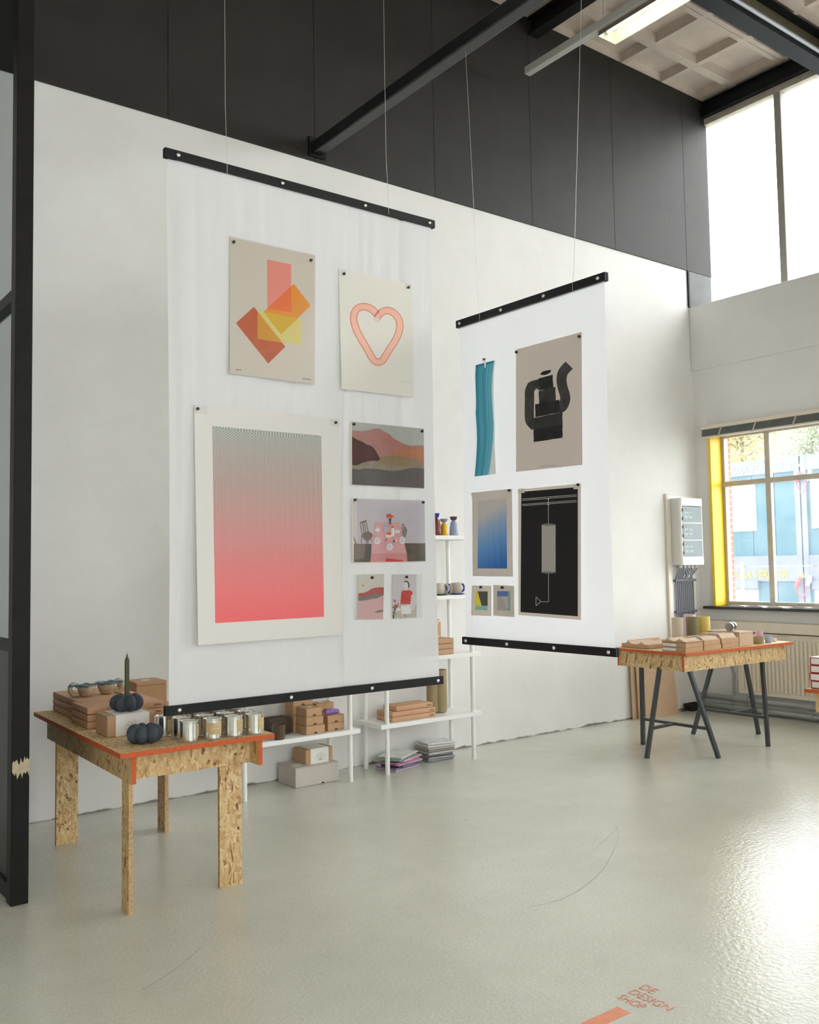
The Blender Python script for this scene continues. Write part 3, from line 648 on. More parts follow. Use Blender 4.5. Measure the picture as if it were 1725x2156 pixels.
# 3 big moire print
def moire():
    m, t, p = nodes('print_moire'); p.inputs['Roughness'].default_value = .75
    uv = N(t, 'ShaderNodeUVMap'); sx = N(t, 'ShaderNodeSeparateXYZ'); L(t, uv.outputs[0], sx.inputs[0])
    def M(op, a, b_=None, c=None):
        n = N(t, 'ShaderNodeMath', operation=op)
        for i, q in enumerate((a, b_, c)):
            if q is None: continue
            if isinstance(q, (int, float)): n.inputs[i].default_value = q
            else: L(t, q, n.inputs[i])
        return n.outputs[0]
    u, v = sx.outputs[0], sx.outputs[1]; d = M('SUBTRACT', 1., v)
    col = M('ADD', u, M('MULTIPLY', M('POWER', d, 2), .02)); f1 = M('SINE', M('MULTIPLY', col, 2*PI*78))
    u4 = M('POWER', u, 5); row = M('ADD', d, M('MULTIPLY', u4, .10)); row = M('ADD', row, M('MULTIPLY', M('MULTIPLY', u, -.06), M('SUBTRACT', 1, d)))
    row = M('MULTIPLY', M('POWER', M('MAXIMUM', M('ADD', row, .0), .0), 1.12), 96.); f2 = M('SINE', M('MULTIPLY', M('ADD', row, M('MULTIPLY', col, 39.)), 2*PI))
    thr = M('MULTIPLY_ADD', d, .75, -.35)
    hole = M('MULTIPLY', M('GREATER_THAN', f1, M('SUBTRACT', thr, .1)), M('GREATER_THAN', f2, M('SUBTRACT', thr, .35)))
    cr = N(t, 'ShaderNodeValToRGB'); e = cr.color_ramp.elements; e[0].color = (*rgb(122, 134, 130, K), 1); e[1].color = (*rgb(228, 92, 98, K), 1)
    for q, c in ((.3, (150, 122, 120)), (.6, (196, 118, 122)), (.85, (224, 104, 108))): x = e.new(q); x.color = (*rgb(*c, K), 1)
    L(t, d, cr.inputs[0])
    c2 = N(t, 'ShaderNodeValToRGB'); e = c2.color_ramp.elements; e[0].color = (*rgb(202, 200, 194, K), 1); e[1].color = (*rgb(240, 148, 144, K), 1)
    for q, c in ((.4, (220, 196, 186)), (.7, (228, 166, 160))): x = e.new(q); x.color = (*rgb(*c, K), 1)
    L(t, d, c2.inputs[0])
    mx = N(t, 'ShaderNodeMix', data_type='RGBA'); L(t, hole, mx.inputs[0]); L(t, cr.outputs[0], mx.inputs[6]); L(t, c2.outputs[0], mx.inputs[7]); L(t, mx.outputs[2], p.inputs['Base Color'])
    return m
z = zm(390, 840, 3.991)
poster('art_print', 'biggest print, a fine grey to coral moire grid with a wide white border', BP(.04, 409, 853), z([(75, 48), (1296, 172), (1320, 1980), (110, 2068)]), art('white_paper', 212, 209, 205),
       [(z([(226, 227), (1143, 308), (1168, 1830), (253, 1884)]), moire(), 1)], z([(102, 84), (1262, 200)]), tags=[z([(77, 50), (184, 62), (184, 128), (78, 120)]), z([(1217, 164), (1298, 172), (1298, 230), (1217, 224)])], group=GP)
# 4 mountain landscape
z = zm(720, 840, 8.625)
sky = [(180, 412), (1490, 540)]
ridge = spline([(184, 566), (300, 580), (400, 580), (510, 562), (580, 540), (660, 535), (720, 560), (800, 605), (860, 635), (920, 695), (1010, 755), (1100, 800), (1200, 835), (1290, 850), (1380, 840), (1488, 850)], 4)
rock = spline([(184, 680), (240, 715), (300, 748), (380, 780), (450, 825), (540, 855), (600, 920), (650, 1000), (697, 1090)], 4)
poster('art_print', 'landscape print of a pink mountain, dark red rock and grey sea in a sleeve', BP(.01, 740, 888), z([(160, 408), (1492, 540), (1500, 1635), (165, 1565)]), art('cream', 226, 216, 204),
       [(z([(184, 414), (1488, 541), (1496, 1622), (186, 1555)]), art('mist', 176, 178, 172, var=.06, vscale=30)), (z(ridge+[(1492, 1200), (186, 1200)]), art('rose', 174, 124, 118, var=.1, vscale=25)),
        (z(spline([(860, 985), (960, 950), (1080, 920), (1200, 905), (1300, 885), (1488, 900)], 4)+spline([(1492, 1140), (1300, 1105), (1100, 1040), (980, 1010), (870, 990)], 4)), art('sienna', 182, 124, 92, var=.15, vscale=25)),
        (z(spline([(600, 1080), (720, 1040), (880, 1030), (1050, 1040), (1250, 1080), (1492, 1150)], 5)+[(1494, 1340), (600, 1330)]), art('sand', 146, 128, 100, var=.15, vscale=25)),
        (z(spline([(186, 1190), (300, 1180), (420, 1150), (560, 1135), (660, 1150), (740, 1200), (900, 1210), (1090, 1240), (1250, 1220), (1493, 1230)], 4)+[(1494, 1340), (186, 1320)]), art('foam', 146, 134, 120, var=.2, vscale=35)),
        (z(rock+spline([(697, 1100), (640, 1125), (540, 1122), (450, 1140), (360, 1165), (270, 1205), (186, 1195)], 4)), art('maroon', 84, 42, 40, var=.5, vscale=14)),
        (z(spline([(186, 1260), (300, 1285), (420, 1262), (560, 1265), (700, 1280), (850, 1300), (960, 1305), (1100, 1285), (1250, 1255), (1494, 1262)], 4)+[(1496, 1622), (186, 1555)]), art('slate', 96, 92, 92, var=.15, vscale=25))],
       z([(212, 462), (1447, 588)]), sleeve=z([(158, 404), (1494, 536), (1502, 1638), (163, 1568)]), group=GP)
# 5 breakfast table
z = zm(730, 1030, 9.583)
A_ = art
brown = A_('chair', 126, 112, 104); dark = A_('floor_dark', 92, 86, 80, var=.2, vscale=30); wht = A_('china', 224, 222, 222); gry = A_('plate', 206, 200, 202); red = A_('tulip', 226, 84, 72)
ly = [(z([(128, 190), (1568, 232), (1592, 1450), (146, 1472)]), A_('lilac', 196, 188, 196, var=.04, vscale=14)), (z([(146, 1100), (505, 1105), (490, 1472), (146, 1472)]), dark), (z([(1165, 1090), (1588, 1090), (1592, 1450), (1220, 1458)]), A_('floor_olive', 106, 98, 88, var=.25, vscale=20)),
      (z([(128, 310), (222, 200), (228, 1090), (146, 1095)]), A_('door', 206, 202, 204)), (z([(220, 200), (224, 200), (230, 1090), (226, 1090)]), brown),
      (z([(565, 668), (1072, 668), (1095, 780), (1212, 1290), (1225, 1458), (478, 1470), (500, 1290), (520, 1000)]), A_('tablecloth', 216, 164, 166, var=.06, vscale=30)),
      (z([(503, 1300), (1214, 1290), (1225, 1458), (478, 1470)]), A_('cloth_front', 208, 142, 144)), (z([(800, 1392), (1135, 1432), (1148, 1460), (785, 1465)]), A_('red_seat', 204, 76, 70)),
      (z([(146, 1110), (370, 1105), (385, 1130), (350, 1390), (200, 1425), (146, 1425)]), brown), (z([(136, 920), (160, 985), (215, 1110), (185, 1118), (146, 1010)]), brown)]
ly += [(z(ell(415, 935, 112, 82, 20)), brown), (z([(300, 935), (530, 930), (400, 1050)]), brown), (z([(268, 668), (400, 622), (404, 650), (275, 695)]), brown)]
for a, b_ in (((275, 690), (312, 890)), ((318, 670), (352, 860)), ((352, 655), (388, 855)), ((392, 640), (438, 855))): ly.append((z(stroke([a, b_], 15)), brown))
for a, b_ in (((305, 940), (296, 1095)), ((320, 960), (440, 1085)), ((515, 960), (380, 1095)), ((430, 1020), (434, 1105)), ((480, 1010), (515, 1040))): ly.append((z(stroke([a, b_], 14)), brown))
for a, b_ in (((1135, 695), (1220, 830)), ((1135, 700), (1110, 800)), ((1160, 755), (1120, 900)), ((1180, 775), (1135, 940)), ((1200, 800), (1160, 960)), ((1216, 825), (1182, 975))): ly.append((z(stroke([a, b_], 14)), brown))
ly += [(z([(760, 700), (840, 700), (848, 800), (845, 905), (765, 905), (752, 800)]), A_('jug', 188, 184, 200)), (z(stroke([(765, 745), (840, 748)], 8)), A_('jug_line', 130, 130, 150)),
       (z([(905, 780), (960, 780), (970, 860), (965, 948), (900, 948), (895, 860)]), wht), (z(ell(933, 762, 20, 12)), red), (z(ell(855, 940, 65, 40)), wht), (z([(798, 910), (815, 870), (850, 855), (885, 870), (910, 910), (860, 930)]), A_('oranges', 238, 108, 60))]
for cx_, cy_, rx, ry in ((625, 822, 50, 42), (628, 780, 28, 26), (1025, 850, 50, 40), (620, 1040, 62, 72), (1122, 1030, 58, 76), (868, 1165, 66, 72)): ly.append((z(ell(cx_, cy_, rx, ry)), wht))
for cx_, cy_, rx, ry in ((620, 1035, 45, 52), (1122, 1025, 42, 52), (868, 1162, 48, 52)): ly.append((z(ell(cx_, cy_, rx, ry)), gry))
for cx_, cy_ in ((628, 778), (1025, 830)): ly.append((z(ell(cx_, cy_, 18, 7)), brown))
ly += [(z(stroke([(878, 715), (872, 640), (852, 590)], 16)), A_('stem', 72, 92, 78)), (z(stroke([(882, 715), (888, 640), (900, 580)], 18)), A_('stem', 72, 92, 78))]
for cx_, cy_, rx, ry in ((830, 545, 30, 26), (865, 525, 36, 34), (890, 545, 26, 28), (930, 548, 20, 22)): ly.append((z(ell(cx_, cy_, rx, ry)), red))
ly += [(z(ell(962, 1045, 16, 26)), A_('jam', 110, 60, 56)), (z(ell(990, 1040, 16, 22)), wht), (z(ell(800, 1025, 14, 12)), A_('jam', 110, 60, 56))]
poster('art_print', 'print of a pink breakfast table with tulips and two brown chairs', BP(.01, 740, 1050), z([(98, 188), (1572, 225), (1598, 1458), (118, 1488)]), art('cream', 226, 216, 204), ly, z([(162, 217), (1537, 267)]), sleeve=z([(94, 182), (1578, 215), (1600, 1462), (114, 1492)]), group=GP)
# 6, 7 small cards
z = zm(735, 1200, 9.583)
poster('art_card', 'small card of pink and grey-green hills with an orange sun', BP(.01, 757, 1210), z([(188, 92), (706, 82), (688, 996), (178, 1000)]), art('card_sky', 205, 202, 192, var=.05, vscale=40),
       [(z(spline([(190, 470), (290, 462), (380, 428), (470, 374), (600, 350), (704, 352)], 4)+[(700, 520), (190, 545)]), A_('brick_red', 180, 88, 84, var=.12, vscale=40)),
        (z(spline([(190, 548), (290, 538), (400, 505), (520, 478), (620, 486), (700, 478)], 4)+[(698, 525), (560, 572), (330, 618), (190, 622)]), A_('grey_green', 122, 122, 110)),
        (z(spline([(190, 622), (330, 616), (480, 582), (580, 568), (640, 532), (698, 512)], 4)+[(688, 990), (184, 995)]), A_('dusty_pink', 208, 170, 170, var=.05, vscale=40)),
        (z([(510, 850), (600, 812), (690, 804), (690, 838), (600, 862)]), A_('grey_green', 122, 122, 110)), (z(ell(284, 314, 22, 28)), A_('sun', 220, 150, 90))],
       z([(458, 155)]), sleeve=z([(88, 90), (712, 78), (696, 1004), (95, 1004)]), group='small cards on the banners')
ly = [(z([(1035, 700), (1365, 680), (1365, 950), (885, 978), (885, 800)]), A_('desk', 192, 182, 166)), (z(ell(1262, 640, 90, 185)), A_('chair_back', 210, 204, 206)),
      (z([(1060, 430), (1120, 408), (1190, 402), (1260, 420), (1288, 460), (1285, 490), (1255, 515), (1240, 690), (1035, 690)]), A_('red_top', 202, 88, 82, var=.06, vscale=30)), (z(stroke(spline([(1060, 470), (1130, 560), (1245, 625)], 5), 8)), A_('top_fold', 150, 60, 60)),
      (z(ell(1150, 300, 46, 92)), A_('face', 226, 222, 222)), (z([(1125, 370), (1180, 370), (1182, 412), (1122, 412)]), A_('face', 226, 222, 222)),
      (z(spline([(1108, 255), (1130, 222), (1170, 220), (1210, 255), (1226, 310), (1212, 350), (1188, 358), (1196, 310), (1190, 270), (1160, 245)], 3)), A_('hair', 92, 84, 78)),
      (z(stroke([(1112, 288), (1130, 290)], 5)), A_('hair', 92, 84, 78)), (z(stroke([(1150, 292), (1168, 290)], 5)), A_('hair', 92, 84, 78)), (z(ell(1126, 367, 12, 5)), A_('top_fold', 150, 60, 60)),
      (z([(1045, 718), (1235, 712), (1258, 880), (1060, 892)]), A_('notebook', 226, 226, 226)), (z(ell(992, 795, 50, 36)), wht), (z(stroke([(1120, 890), (1155, 950)], 10)), A_('pen', 70, 66, 66)), (z(ell(1040, 962, 14, 8)), red)]
for cx_, cy_, rx, ry in ((926, 625, 18, 30), (965, 730, 26, 32), (992, 682, 12, 20), (898, 750, 14, 26)): ly.append((z(ell(cx_, cy_, rx, ry)), A_('red_top', 202, 88, 82)))
for a, b_ in (((935, 690), (900, 960)), ((960, 760), (890, 870)), ((930, 870), (955, 910))): ly.append((z(stroke([a, b_], 14)), A_('leaf_ink', 76, 72, 74)))
ly.append((z([(885, 905), (915, 905), (912, 978), (885, 978)]), A_('leaf_ink', 76, 72, 74)))
poster('art_card', 'small card of a seated figure in red with an open notebook', BP(.01, 828, 1210), z([(880, 92), (1360, 90), (1366, 960), (884, 985)]), art('card_lilac', 206, 200, 204), ly, z([(1154, 142)]), sleeve=z([(860, 88), (1478, 84), (1478, 968), (866, 990)]), group='small cards on the banners')

# ---- second banner
GP2 = 'prints on the narrow banner'
B2P = lambda tilt, px, py: ((BO2.x, BO2.y, 0), BN2, tilt, onb2(px, py).z)
K2 = 1.68
def art2(name, r, g, b_, **kw): return mat('print2_'+name, rgb(r, g, b_, K2), .75, spec=.2, **kw)
z = zm(960, 680, 5.0735)
ink = art2('black_ink', 36, 36, 36, var=.35, vscale=14); ink2 = art2('brush_ink', 58, 57, 56, var=.5, vscale=18)
ink3 = art2('soft_ink', 46, 46, 46, var=.35, vscale=14)
hd = spline([(890, 655), (830, 660), (790, 720), (788, 800), (786, 900), (786, 980), (795, 1050), (850, 1110)], 5)
sp_ = spline([(1212, 450), (1150, 520), (1130, 600), (1142, 690), (1166, 770), (1166, 830), (1140, 890), (1090, 920)], 5)
def jag(pts, s=2):
    r2 = random.Random(5); out = []
    for i in range(len(pts)):
        a, b_ = pts[i], pts[(i+1) % len(pts)]
        for k in range(6): out.append((a[0]+(b_[0]-a[0])*k/6+r2.uniform(-s, s)*(k > 0), a[1]+(b_[1]-a[1])*k/6+r2.uniform(-s, s)*(k > 0)))
    return out
poster('art_print', 'grey print of a brushed black teapot made of stacked blocks', B2P(.012, 1087, 738), z([(644, 283), (1344, 96), (1352, 1515), (644, 1592)]), art2('warm_grey', 176, 169, 163),
       [(z(stroke(hd, [120, 118, 100, 90, 88, 90, 100, 110]+[100]*(len(hd)-8))), ink2), (z(stroke(sp_, 108)), ink2),
        (z(jag([(888, 590), (1035, 553), (1042, 690), (890, 722)])), ink), (z(jag([(885, 727), (1065, 682), (1068, 830), (890, 866)])), ink3), (z(jag([(848, 868), (1105, 820), (1108, 955), (850, 1006)])), ink),
        (z(jag([(828, 1015), (1140, 952), (1140, 1096), (830, 1146)])), ink3), (z(jag([(830, 1140), (1142, 1085), (1140, 1226), (832, 1272)])), ink),
        (z(spline([(905, 538), (940, 515), (1016, 503), (1000, 535), (950, 556), (905, 550), (905, 538)], 4)), ink), (z([(898, 1533), (1070, 1517), (1070, 1521), (898, 1537)]), art2('caption', 130, 124, 120))],
       z([(653, 313), (1324, 146)]), group=GP2)
# teal textile strip
f, nn = mapper(B2P(.0, 1000, 770))
strip_cols = [art2('teal_a', 56, 124, 150), art2('teal_b', 70, 140, 160), art2('teal_c', 84, 152, 172), art2('teal_line', 40, 100, 124), art2('mint', 190, 222, 208)]
rows = [(455, 212, 410, 405), (560, 207, 390, 404), (700, 211, 382, 404), (850, 216, 388, 404), (970, 212, 396, 408), (1100, 222, 403, 412), (1250, 226, 398, 415), (1400, 220, 382, 420), (1520, 212, 368, 425), (1640, 201, 350, 428)]
mb = MB(); fr_ = [0, .2, .44, .47, .52, .545, .60, .625, .74, .76, 1.0]; cm = [0, 1, 3, 1, 3, 1, 3, 2, 3, 2]
def srow(y, a, c, e):
    o = []
    for q in fr_: x = a+(c-a)*q; yy = y+(-.27*(x-a) if y < 500 else (-.12*(x-a) if y > 1600 else 0)); o.append((x, yy))
    o.append((max(e, c+14), y-(52 if y < 500 else (0 if y < 1600 else 25)))); return o
for i in range(len(rows)-1):
    A, B = srow(*rows[i]), srow(*rows[i+1])
    for k in range(len(A)-1):
        off = lambda p, kk=k: f(*zm(960, 680, 5.0735)([p])[0], 10+16*math.sin(p[0]*.05))
        mb.poly([off(A[k]), off(A[k+1]), off(B[k+1]), off(B[k])], cm[k] if k < 10 else 4)
o = mb.build('textile_strip', strip_cols); tag(o, 'long narrow teal striped cloth hanging from a white clip', 'textile')
q = MB(); q.sheet([f(*p, 22) for p in z([(212, 452), (410, 400), (410, 418), (212, 470)])], nn, .003); q.build('hem_bar', strip_cols[3], o)
q = MB(); q.sheet([f(*p, 50) for p in z([(302, 392), (318, 388), (316, 474), (306, 478)])], nn, .003); q.build('clip', M_CLIP, o)
a = f(*z([(305, 390)])[0], 2); MB().tube([a-nn*.006, a+nn*.008], .007, 12).build('magnet', M_MAG, o)
# blue gradient
def bluegrad():
    m, t, p = nodes('print2_blue_gradient'); p.inputs['Roughness'].default_value = .75
    uv = N(t, 'ShaderNodeUVMap'); sx = N(t, 'ShaderNodeSeparateXYZ'); L(t, uv.outputs[0], sx.inputs[0])
    mp = N(t, 'ShaderNodeMapping'); mp.inputs['Scale'].default_value = (26, 1.2, 1); L(t, uv.outputs[0], mp.inputs[0]); nz = N(t, 'ShaderNodeTexNoise'); nz.inputs['Scale'].default_value = 1; L(t, mp.outputs[0], nz.inputs[0])
    n2 = N(t, 'ShaderNodeTexNoise'); n2.inputs['Scale'].default_value = 160; L(t, uv.outputs[0], n2.inputs[0])
    a = N(t, 'ShaderNodeMath', operation='MULTIPLY_ADD'); a.inputs[1].default_value = .28; L(t, nz.outputs['Fac'], a.inputs[0]); L(t, sx.outputs[1], a.inputs[2])
    a2 = N(t, 'ShaderNodeMath', operation='MULTIPLY_ADD'); a2.inputs[1].default_value = -.22; L(t, sx.outputs[0], a2.inputs[0]); L(t, a.outputs[0], a2.inputs[2])
    a3 = N(t, 'ShaderNodeMath', operation='MULTIPLY_ADD'); a3.inputs[1].default_value = .25; L(t, n2.outputs['Fac'], a3.inputs[0]); L(t, a2.outputs[0], a3.inputs[2])
    cr = N(t, 'ShaderNodeValToRGB'); e = cr.color_ramp.elements; e[0].position = .12; e[0].color = (*rgb(30, 84, 150, K2), 1); e[1].position = 1.0; e[1].color = (*rgb(162, 158, 158, K2), 1)
    x = e.new(.5); x.color = (*rgb(78, 122, 172, K2), 1); x = e.new(.8); x.color = (*rgb(122, 144, 168, K2), 1)
    L(t, a3.outputs[0], cr.inputs[0]); L(t, cr.outputs[0], p.inputs['Base Color']); return m
z = zm(960, 1000, 5.0735)
poster('art_print', 'print of a blue gradient rectangle on a grey sheet', B2P(.01, 997, 1035), z([(176, 190), (600, 147), (610, 1088), (180, 1080)]), art2('warm_grey', 176, 169, 163), [(z([(235, 278), (543, 248), (548, 1000), (234, 998)]), bluegrad(), 1), (z([(372, 1048), (402, 1048), (402, 1052), (372, 1052)]), art2('caption', 130, 124, 120))],
       z([(576, 165)]), tags=[z([(164, 190), (218, 184), (218, 224), (164, 228)])], group=GP2)
lnw = art2('chalk', 176, 172, 168)
cyl_ = art2('lantern', 140, 138, 134, var=.12, vscale=50)
def lantern(mb, mats, f, lay):
    if lnw not in mats: mats.append(lnw)
    for k in range(34):
        x = 920+k*(144/33.); mb.poly([f(*p, lay) for p in z([(x, 534), (x+1.2, 534), (x+1.2, 1040), (x, 1040)])], mats.index(lnw))
sl = lambda a, b_, w_=4: (z(stroke([a, b_], w_)), lnw)
poster('art_print', 'black print of a white line-drawn hanging lantern', B2P(.035, 1092, 1028), z([(668, 155), (1337, 92), (1338, 1550), (670, 1496)]), art2('stone', 186, 178, 170),
       [(z([(700, 180), (1304, 130), (1304, 1510), (692, 1465)]), art2('matt_black', 28, 28, 28)), sl((710, 257), (1292, 211)), sl((710, 272), (1292, 227)), sl((710, 315), (1292, 271)), sl((710, 328), (1292, 287)),
        sl((989, 250), (992, 1355), 4), (z([(918, 535), (1066, 535), (1066, 1040), (918, 1040)]), cyl_), (z(ell(992, 533, 74, 16)), art2('lantern_top', 96, 94, 92)), (z(ell(992, 1040, 74, 14)), art2('lantern_top', 96, 94, 92)),
        sl((988, 1356), (908, 1353), 4), sl((856, 1302), (910, 1353), 4), sl((910, 1353), (856, 1397), 4), sl((857, 1302), (857, 1397), 4), (z([(978, 250), (1000, 250), (989, 272)]), lnw), (z([(978, 310), (1000, 310), (989, 330)]), lnw)],
       z([(1314, 105)]), tags=[z([(665, 150), (735, 143), (735, 192), (665, 190)]), z([(1258, 97), (1337, 92), (1300, 150), (1258, 153)])], extra=lantern, group=GP2)
poster('art_card', 'small card of yellow, charcoal and mint shapes', B2P(.012, 993, 1235), z([(172, 1180), (380, 1183), (379, 1508), (165, 1500)]), art2('card_grey', 186, 180, 170), [(z([(210, 1243), (233, 1243), (275, 1398), (209, 1398)]), art2('card_yellow', 196, 182, 62)), (z([(233, 1243), (341, 1244), (340, 1398), (277, 1398)]), art2('card_charcoal', 72, 74, 72)), (z([(209, 1398), (340, 1398), (340, 1446), (207, 1440)]), art2('card_mint', 118, 160, 152))], z([(272, 1198)]), group='small cards on the banners')
poster('art_card', 'small card of blue, grey and mint shapes', B2P(.012, 1039, 1235), z([(402, 1176), (621, 1184), (624, 1518), (402, 1502)]), art2('card_grey', 186, 180, 170), [(z([(443, 1240), (557, 1242), (557, 1298), (442, 1296)]), art2('card_blue', 78, 98, 168)), (z([(442, 1297), (556, 1299), (558, 1450), (442, 1445)]), art2('card_pale', 170, 166, 160)), (z([(557, 1242), (581, 1243), (582, 1455), (558, 1450)]), art2('card_mint', 118, 160, 152)), (z([(443, 1296), (490, 1297), (555, 1440), (556, 1449), (442, 1445)]), art2('card_tone', 156, 152, 146))], z([(501, 1203)]), sleeve=z([(398, 1172), (632, 1186), (634, 1522), (398, 1506)]), group='small cards on the banners')

# ================================================================== FURNITURE AND GOODS
M_OSB = osb(); M_ORANGE = mat('orange_edge_paint', rgb(200, 88, 34), .55, var=.18, vscale=60)
M_OEDGE = mat('osb_edge', rgb(196, 160, 116), .7, var=.3, vscale=90)
M_KRAFT = mat('kraft_card', rgb(188, 151, 115), .7, var=.06, vscale=12); M_KRAFT2 = mat('kraft_card_light', rgb(206, 164, 128), .7, var=.05, vscale=12)
M_KRAFTD = mat('kraft_shadow_gap', rgb(88, 62, 42), .8); M_INK = mat('black_print_ink', rgb(32, 30, 30), .6)
M_WHITE = mat('white_lacquer', rgb(238, 238, 236), .35); M_CARDW = mat('white_card', rgb(236, 234, 230), .6)
M_TIN = mat('tin_metal', (.78, .77, .75), .16, 1., bump=.03, bscale=20); M_LABEL = mat('kraft_label', rgb(196, 172, 128), .65)
M_CHAR = mat('charcoal_concrete', rgb(62, 70, 80), .7, var=.12, vscale=25, bump=.08, bscale=90)
M_TREST = mat('grey_trestle_steel', rgb(68, 72, 76), .4, .2)

def osb_top(t, x0, x1, y0, y1, zt, th, ap, long_axis):
    """orange-edged board with aprons; the two long aprons run past the short ones and show orange ends"""
    top = MB()
    top.box(x0, x1, y0, y1, zt-th, zt); tb_ = top.build('tabletop', [M_OSB, M_ORANGE], t, world=False)
    for p in tb_.data.polygons:
        if abs(p.normal.z) < .5: p.material_index = 1
    return tb_
def apron(t, x0, x1, y0, y1, z0, z1, axis):
    o = MB().box(x0, x1, y0, y1, z0, z1).build('apron', [M_OSB, M_ORANGE], t, world=False)
    for p in o.data.polygons:
        if abs(p.normal[axis]) > .5: p.material_index = 1
    return o
def osb_leg(t, x0, x1, y0, y1, z0, z1):
    o = MB().box(x0, x1, y0, y1, z0, z1).build('leg', [M_OSB, M_OEDGE], t, world=False)
    ax = 0 if (x1-x0) < (y1-y0) else 1
    for p in o.data.polygons:
        if abs(p.normal[ax]) < .5: p.material_index = 1
# ---- table at the left (its own frame: x right, y back; near left corner at the origin)
TZ = .76
TA = math.radians(-1.6)
t = thing('osb_table', 'chipboard table with orange edges holding tins and charcoal candle holders', 'table', (1.503, 4.212, 0), TA, 'orange edged chipboard tables')
TW, TD = .785, 1.60
osb_top(t, 0, TW, 0, TD, TZ, .024, .13, 'Y')
apron(t, .062, .084, .03, TD-.06, TZ-.154, TZ-.0245, 1); apron(t, TW-.075, TW-.053, .03, TD-.06, TZ-.154, TZ-.0245, 1)
apron(t, .085, TW-.076, .125, .147, TZ-.154, TZ-.0245, 0); apron(t, .085, TW-.076, TD-.16, TD-.138, TZ-.154, TZ-.0245, 0)
osb_leg(t, .064, .0845, .075, .175, 0, TZ-.1545); osb_leg(t, TW-.235, TW-.112, .1475, .1695, 0, TZ-.0245)
osb_leg(t, .085, .21, TD-.183, TD-.161, 0, TZ-.0245); osb_leg(t, TW-.098, TW-.0755, TD-.33, TD-.205, 0, TZ-.0245)
table_l = t
TLM = WM[t.name]
# ---- trestle table at the right
UZ = .86
RA = math.radians(-1.2)
t = thing('osb_tabletop', 'long chipboard tabletop with orange edges and aprons resting on steel trestles', 'table', (6.225, 4.585, 0), RA, 'orange edged chipboard tables')
UW, UD = 1.52, .79
osb_top(t, 0, UW, 0, UD, UZ, .024, .13, 'X')
apron(t, .03, UW-.06, .045, .067, UZ-.155, UZ-.0245, 0); apron(t, .03, UW-.06, UD-.067, UD-.045, UZ-.155, UZ-.0245, 0)
apron(t, .045, .067, .068, UD-.068, UZ-.155, UZ-.0245, 1); apron(t, UW-.16, UW-.138, .068, UD-.068, UZ-.155, UZ-.0245, 1)
def trestle(xb_pair, xb_one, xt, label):
    y0, y1, ym_ = 4.53, 5.29, 4.90; zt = UZ-.0255; ya_, yb2 = 4.69, 5.14
    t = thing('steel_trestle', label, 'trestle', ((xb_pair+xb_one)/2, ym_, 0), group='dark steel trestles')
    MB().beam((xt, ya_-.03, zt-.014), (xt, yb2+.03, zt-.014), .028, .028).build('top_rail', M_TREST, t)
    s = 1 if xb_pair > xb_one else -1
    legs = [((xb_pair, y0, 0), (xt+s*.02, ya_, zt-.03)), ((xb_pair, y1, 0), (xt+s*.02, yb2, zt-.03)), ((xb_one, ym_, 0), (xt-s*.02, ym_, zt-.03))]
    pts = []
    for a, c in legs:
        MB().beam(a, c, .030, .030, (0, 1, 0)).build('leg', M_TREST, t); pts.append(Vector(a).lerp(Vector(c), .29))
    MB().beam(pts[0], pts[1], .022, .022).build('crossbar', M_TREST, t)
    MB().beam((pts[0]+pts[1])/2, pts[2], .022, .022).build('stretcher', M_TREST, t)
    for p in pts[:2]: MB().tube([p+Vector((0, -.018 if p.y > 4.9 else .018, .022)), p+Vector((0, -.03 if p.y > 4.9 else .03, .022))], .011, 8).build('bolt', M_BOLT, t)
trestle(6.53, 6.09, 6.335, 'dark steel trestle with its single leg towards the hanging banners')
trestle(7.245, 7.69, 7.47, 'dark steel trestle with its single leg towards the radiator')
# ---- third table at the right edge
t = thing('osb_table', 'chipboard table with orange edges holding a stack of red edged white boxes', 'table', (5.66, 3.265, 0), 0, 'orange edged chipboard tables')
osb_top(t, 0, .785, -1.6, 0, TZ, .024, .13, 'Y')
apron(t, .062, .084, -1.54, -.04, TZ-.154, TZ-.0245, 1); apron(t, TW-.075, TW-.053, -1.54, -.04, TZ-.154, TZ-.0245, 1)
apron(t, .085, TW-.076, -.147, -.125, TZ-.154, TZ-.0245, 0); apron(t, .085, TW-.076, -1.46, -1.438, TZ-.154, TZ-.0245, 0)
for x0, x1, y0, y1 in ((.0845, .1065, -.27, -.148), (TW-.22, TW-.1, -.17, -.1475), (.09, .21, -1.437, -1.415), (TW-.098, TW-.0755, -1.4, -1.28)): osb_leg(t, x0, x1, y0, y1, 0, TZ-.0245)
M_RBOX = mat('red_box_edge', rgb(176, 54, 50), .5)
pos = ('bottom', 'second', 'third', 'topmost')
for k in range(4):
    t = thing('slide_box', '%s white box with red edges in the stack on the orange edged table' % pos[k], 'box', (5.80, 3.075, TZ+.001+k*.0505), 0, 'red edged white boxes')
    dx = (.004, -.008, 0, .004)[k]
    MB().box(-.10+dx, .12, -.17, .17, 0, .049, .003).build('sleeve', M_RBOX, t, world=False)
    MB().box(-.1015+dx, -.099+dx, -.160, .160, .006, .043).build('tray_front', M_CARDW, t, world=False)
    MB().tube([(-.103+dx, 0.03, .025), (-.101+dx, .03, .025)], .008, 10).build('finger_hole', M_INK, t, world=False)
    if k == 3: MB().box(-.099, .119, -.169, .169, .049, .0505).build('lid_label', M_CARDW, t, world=False)

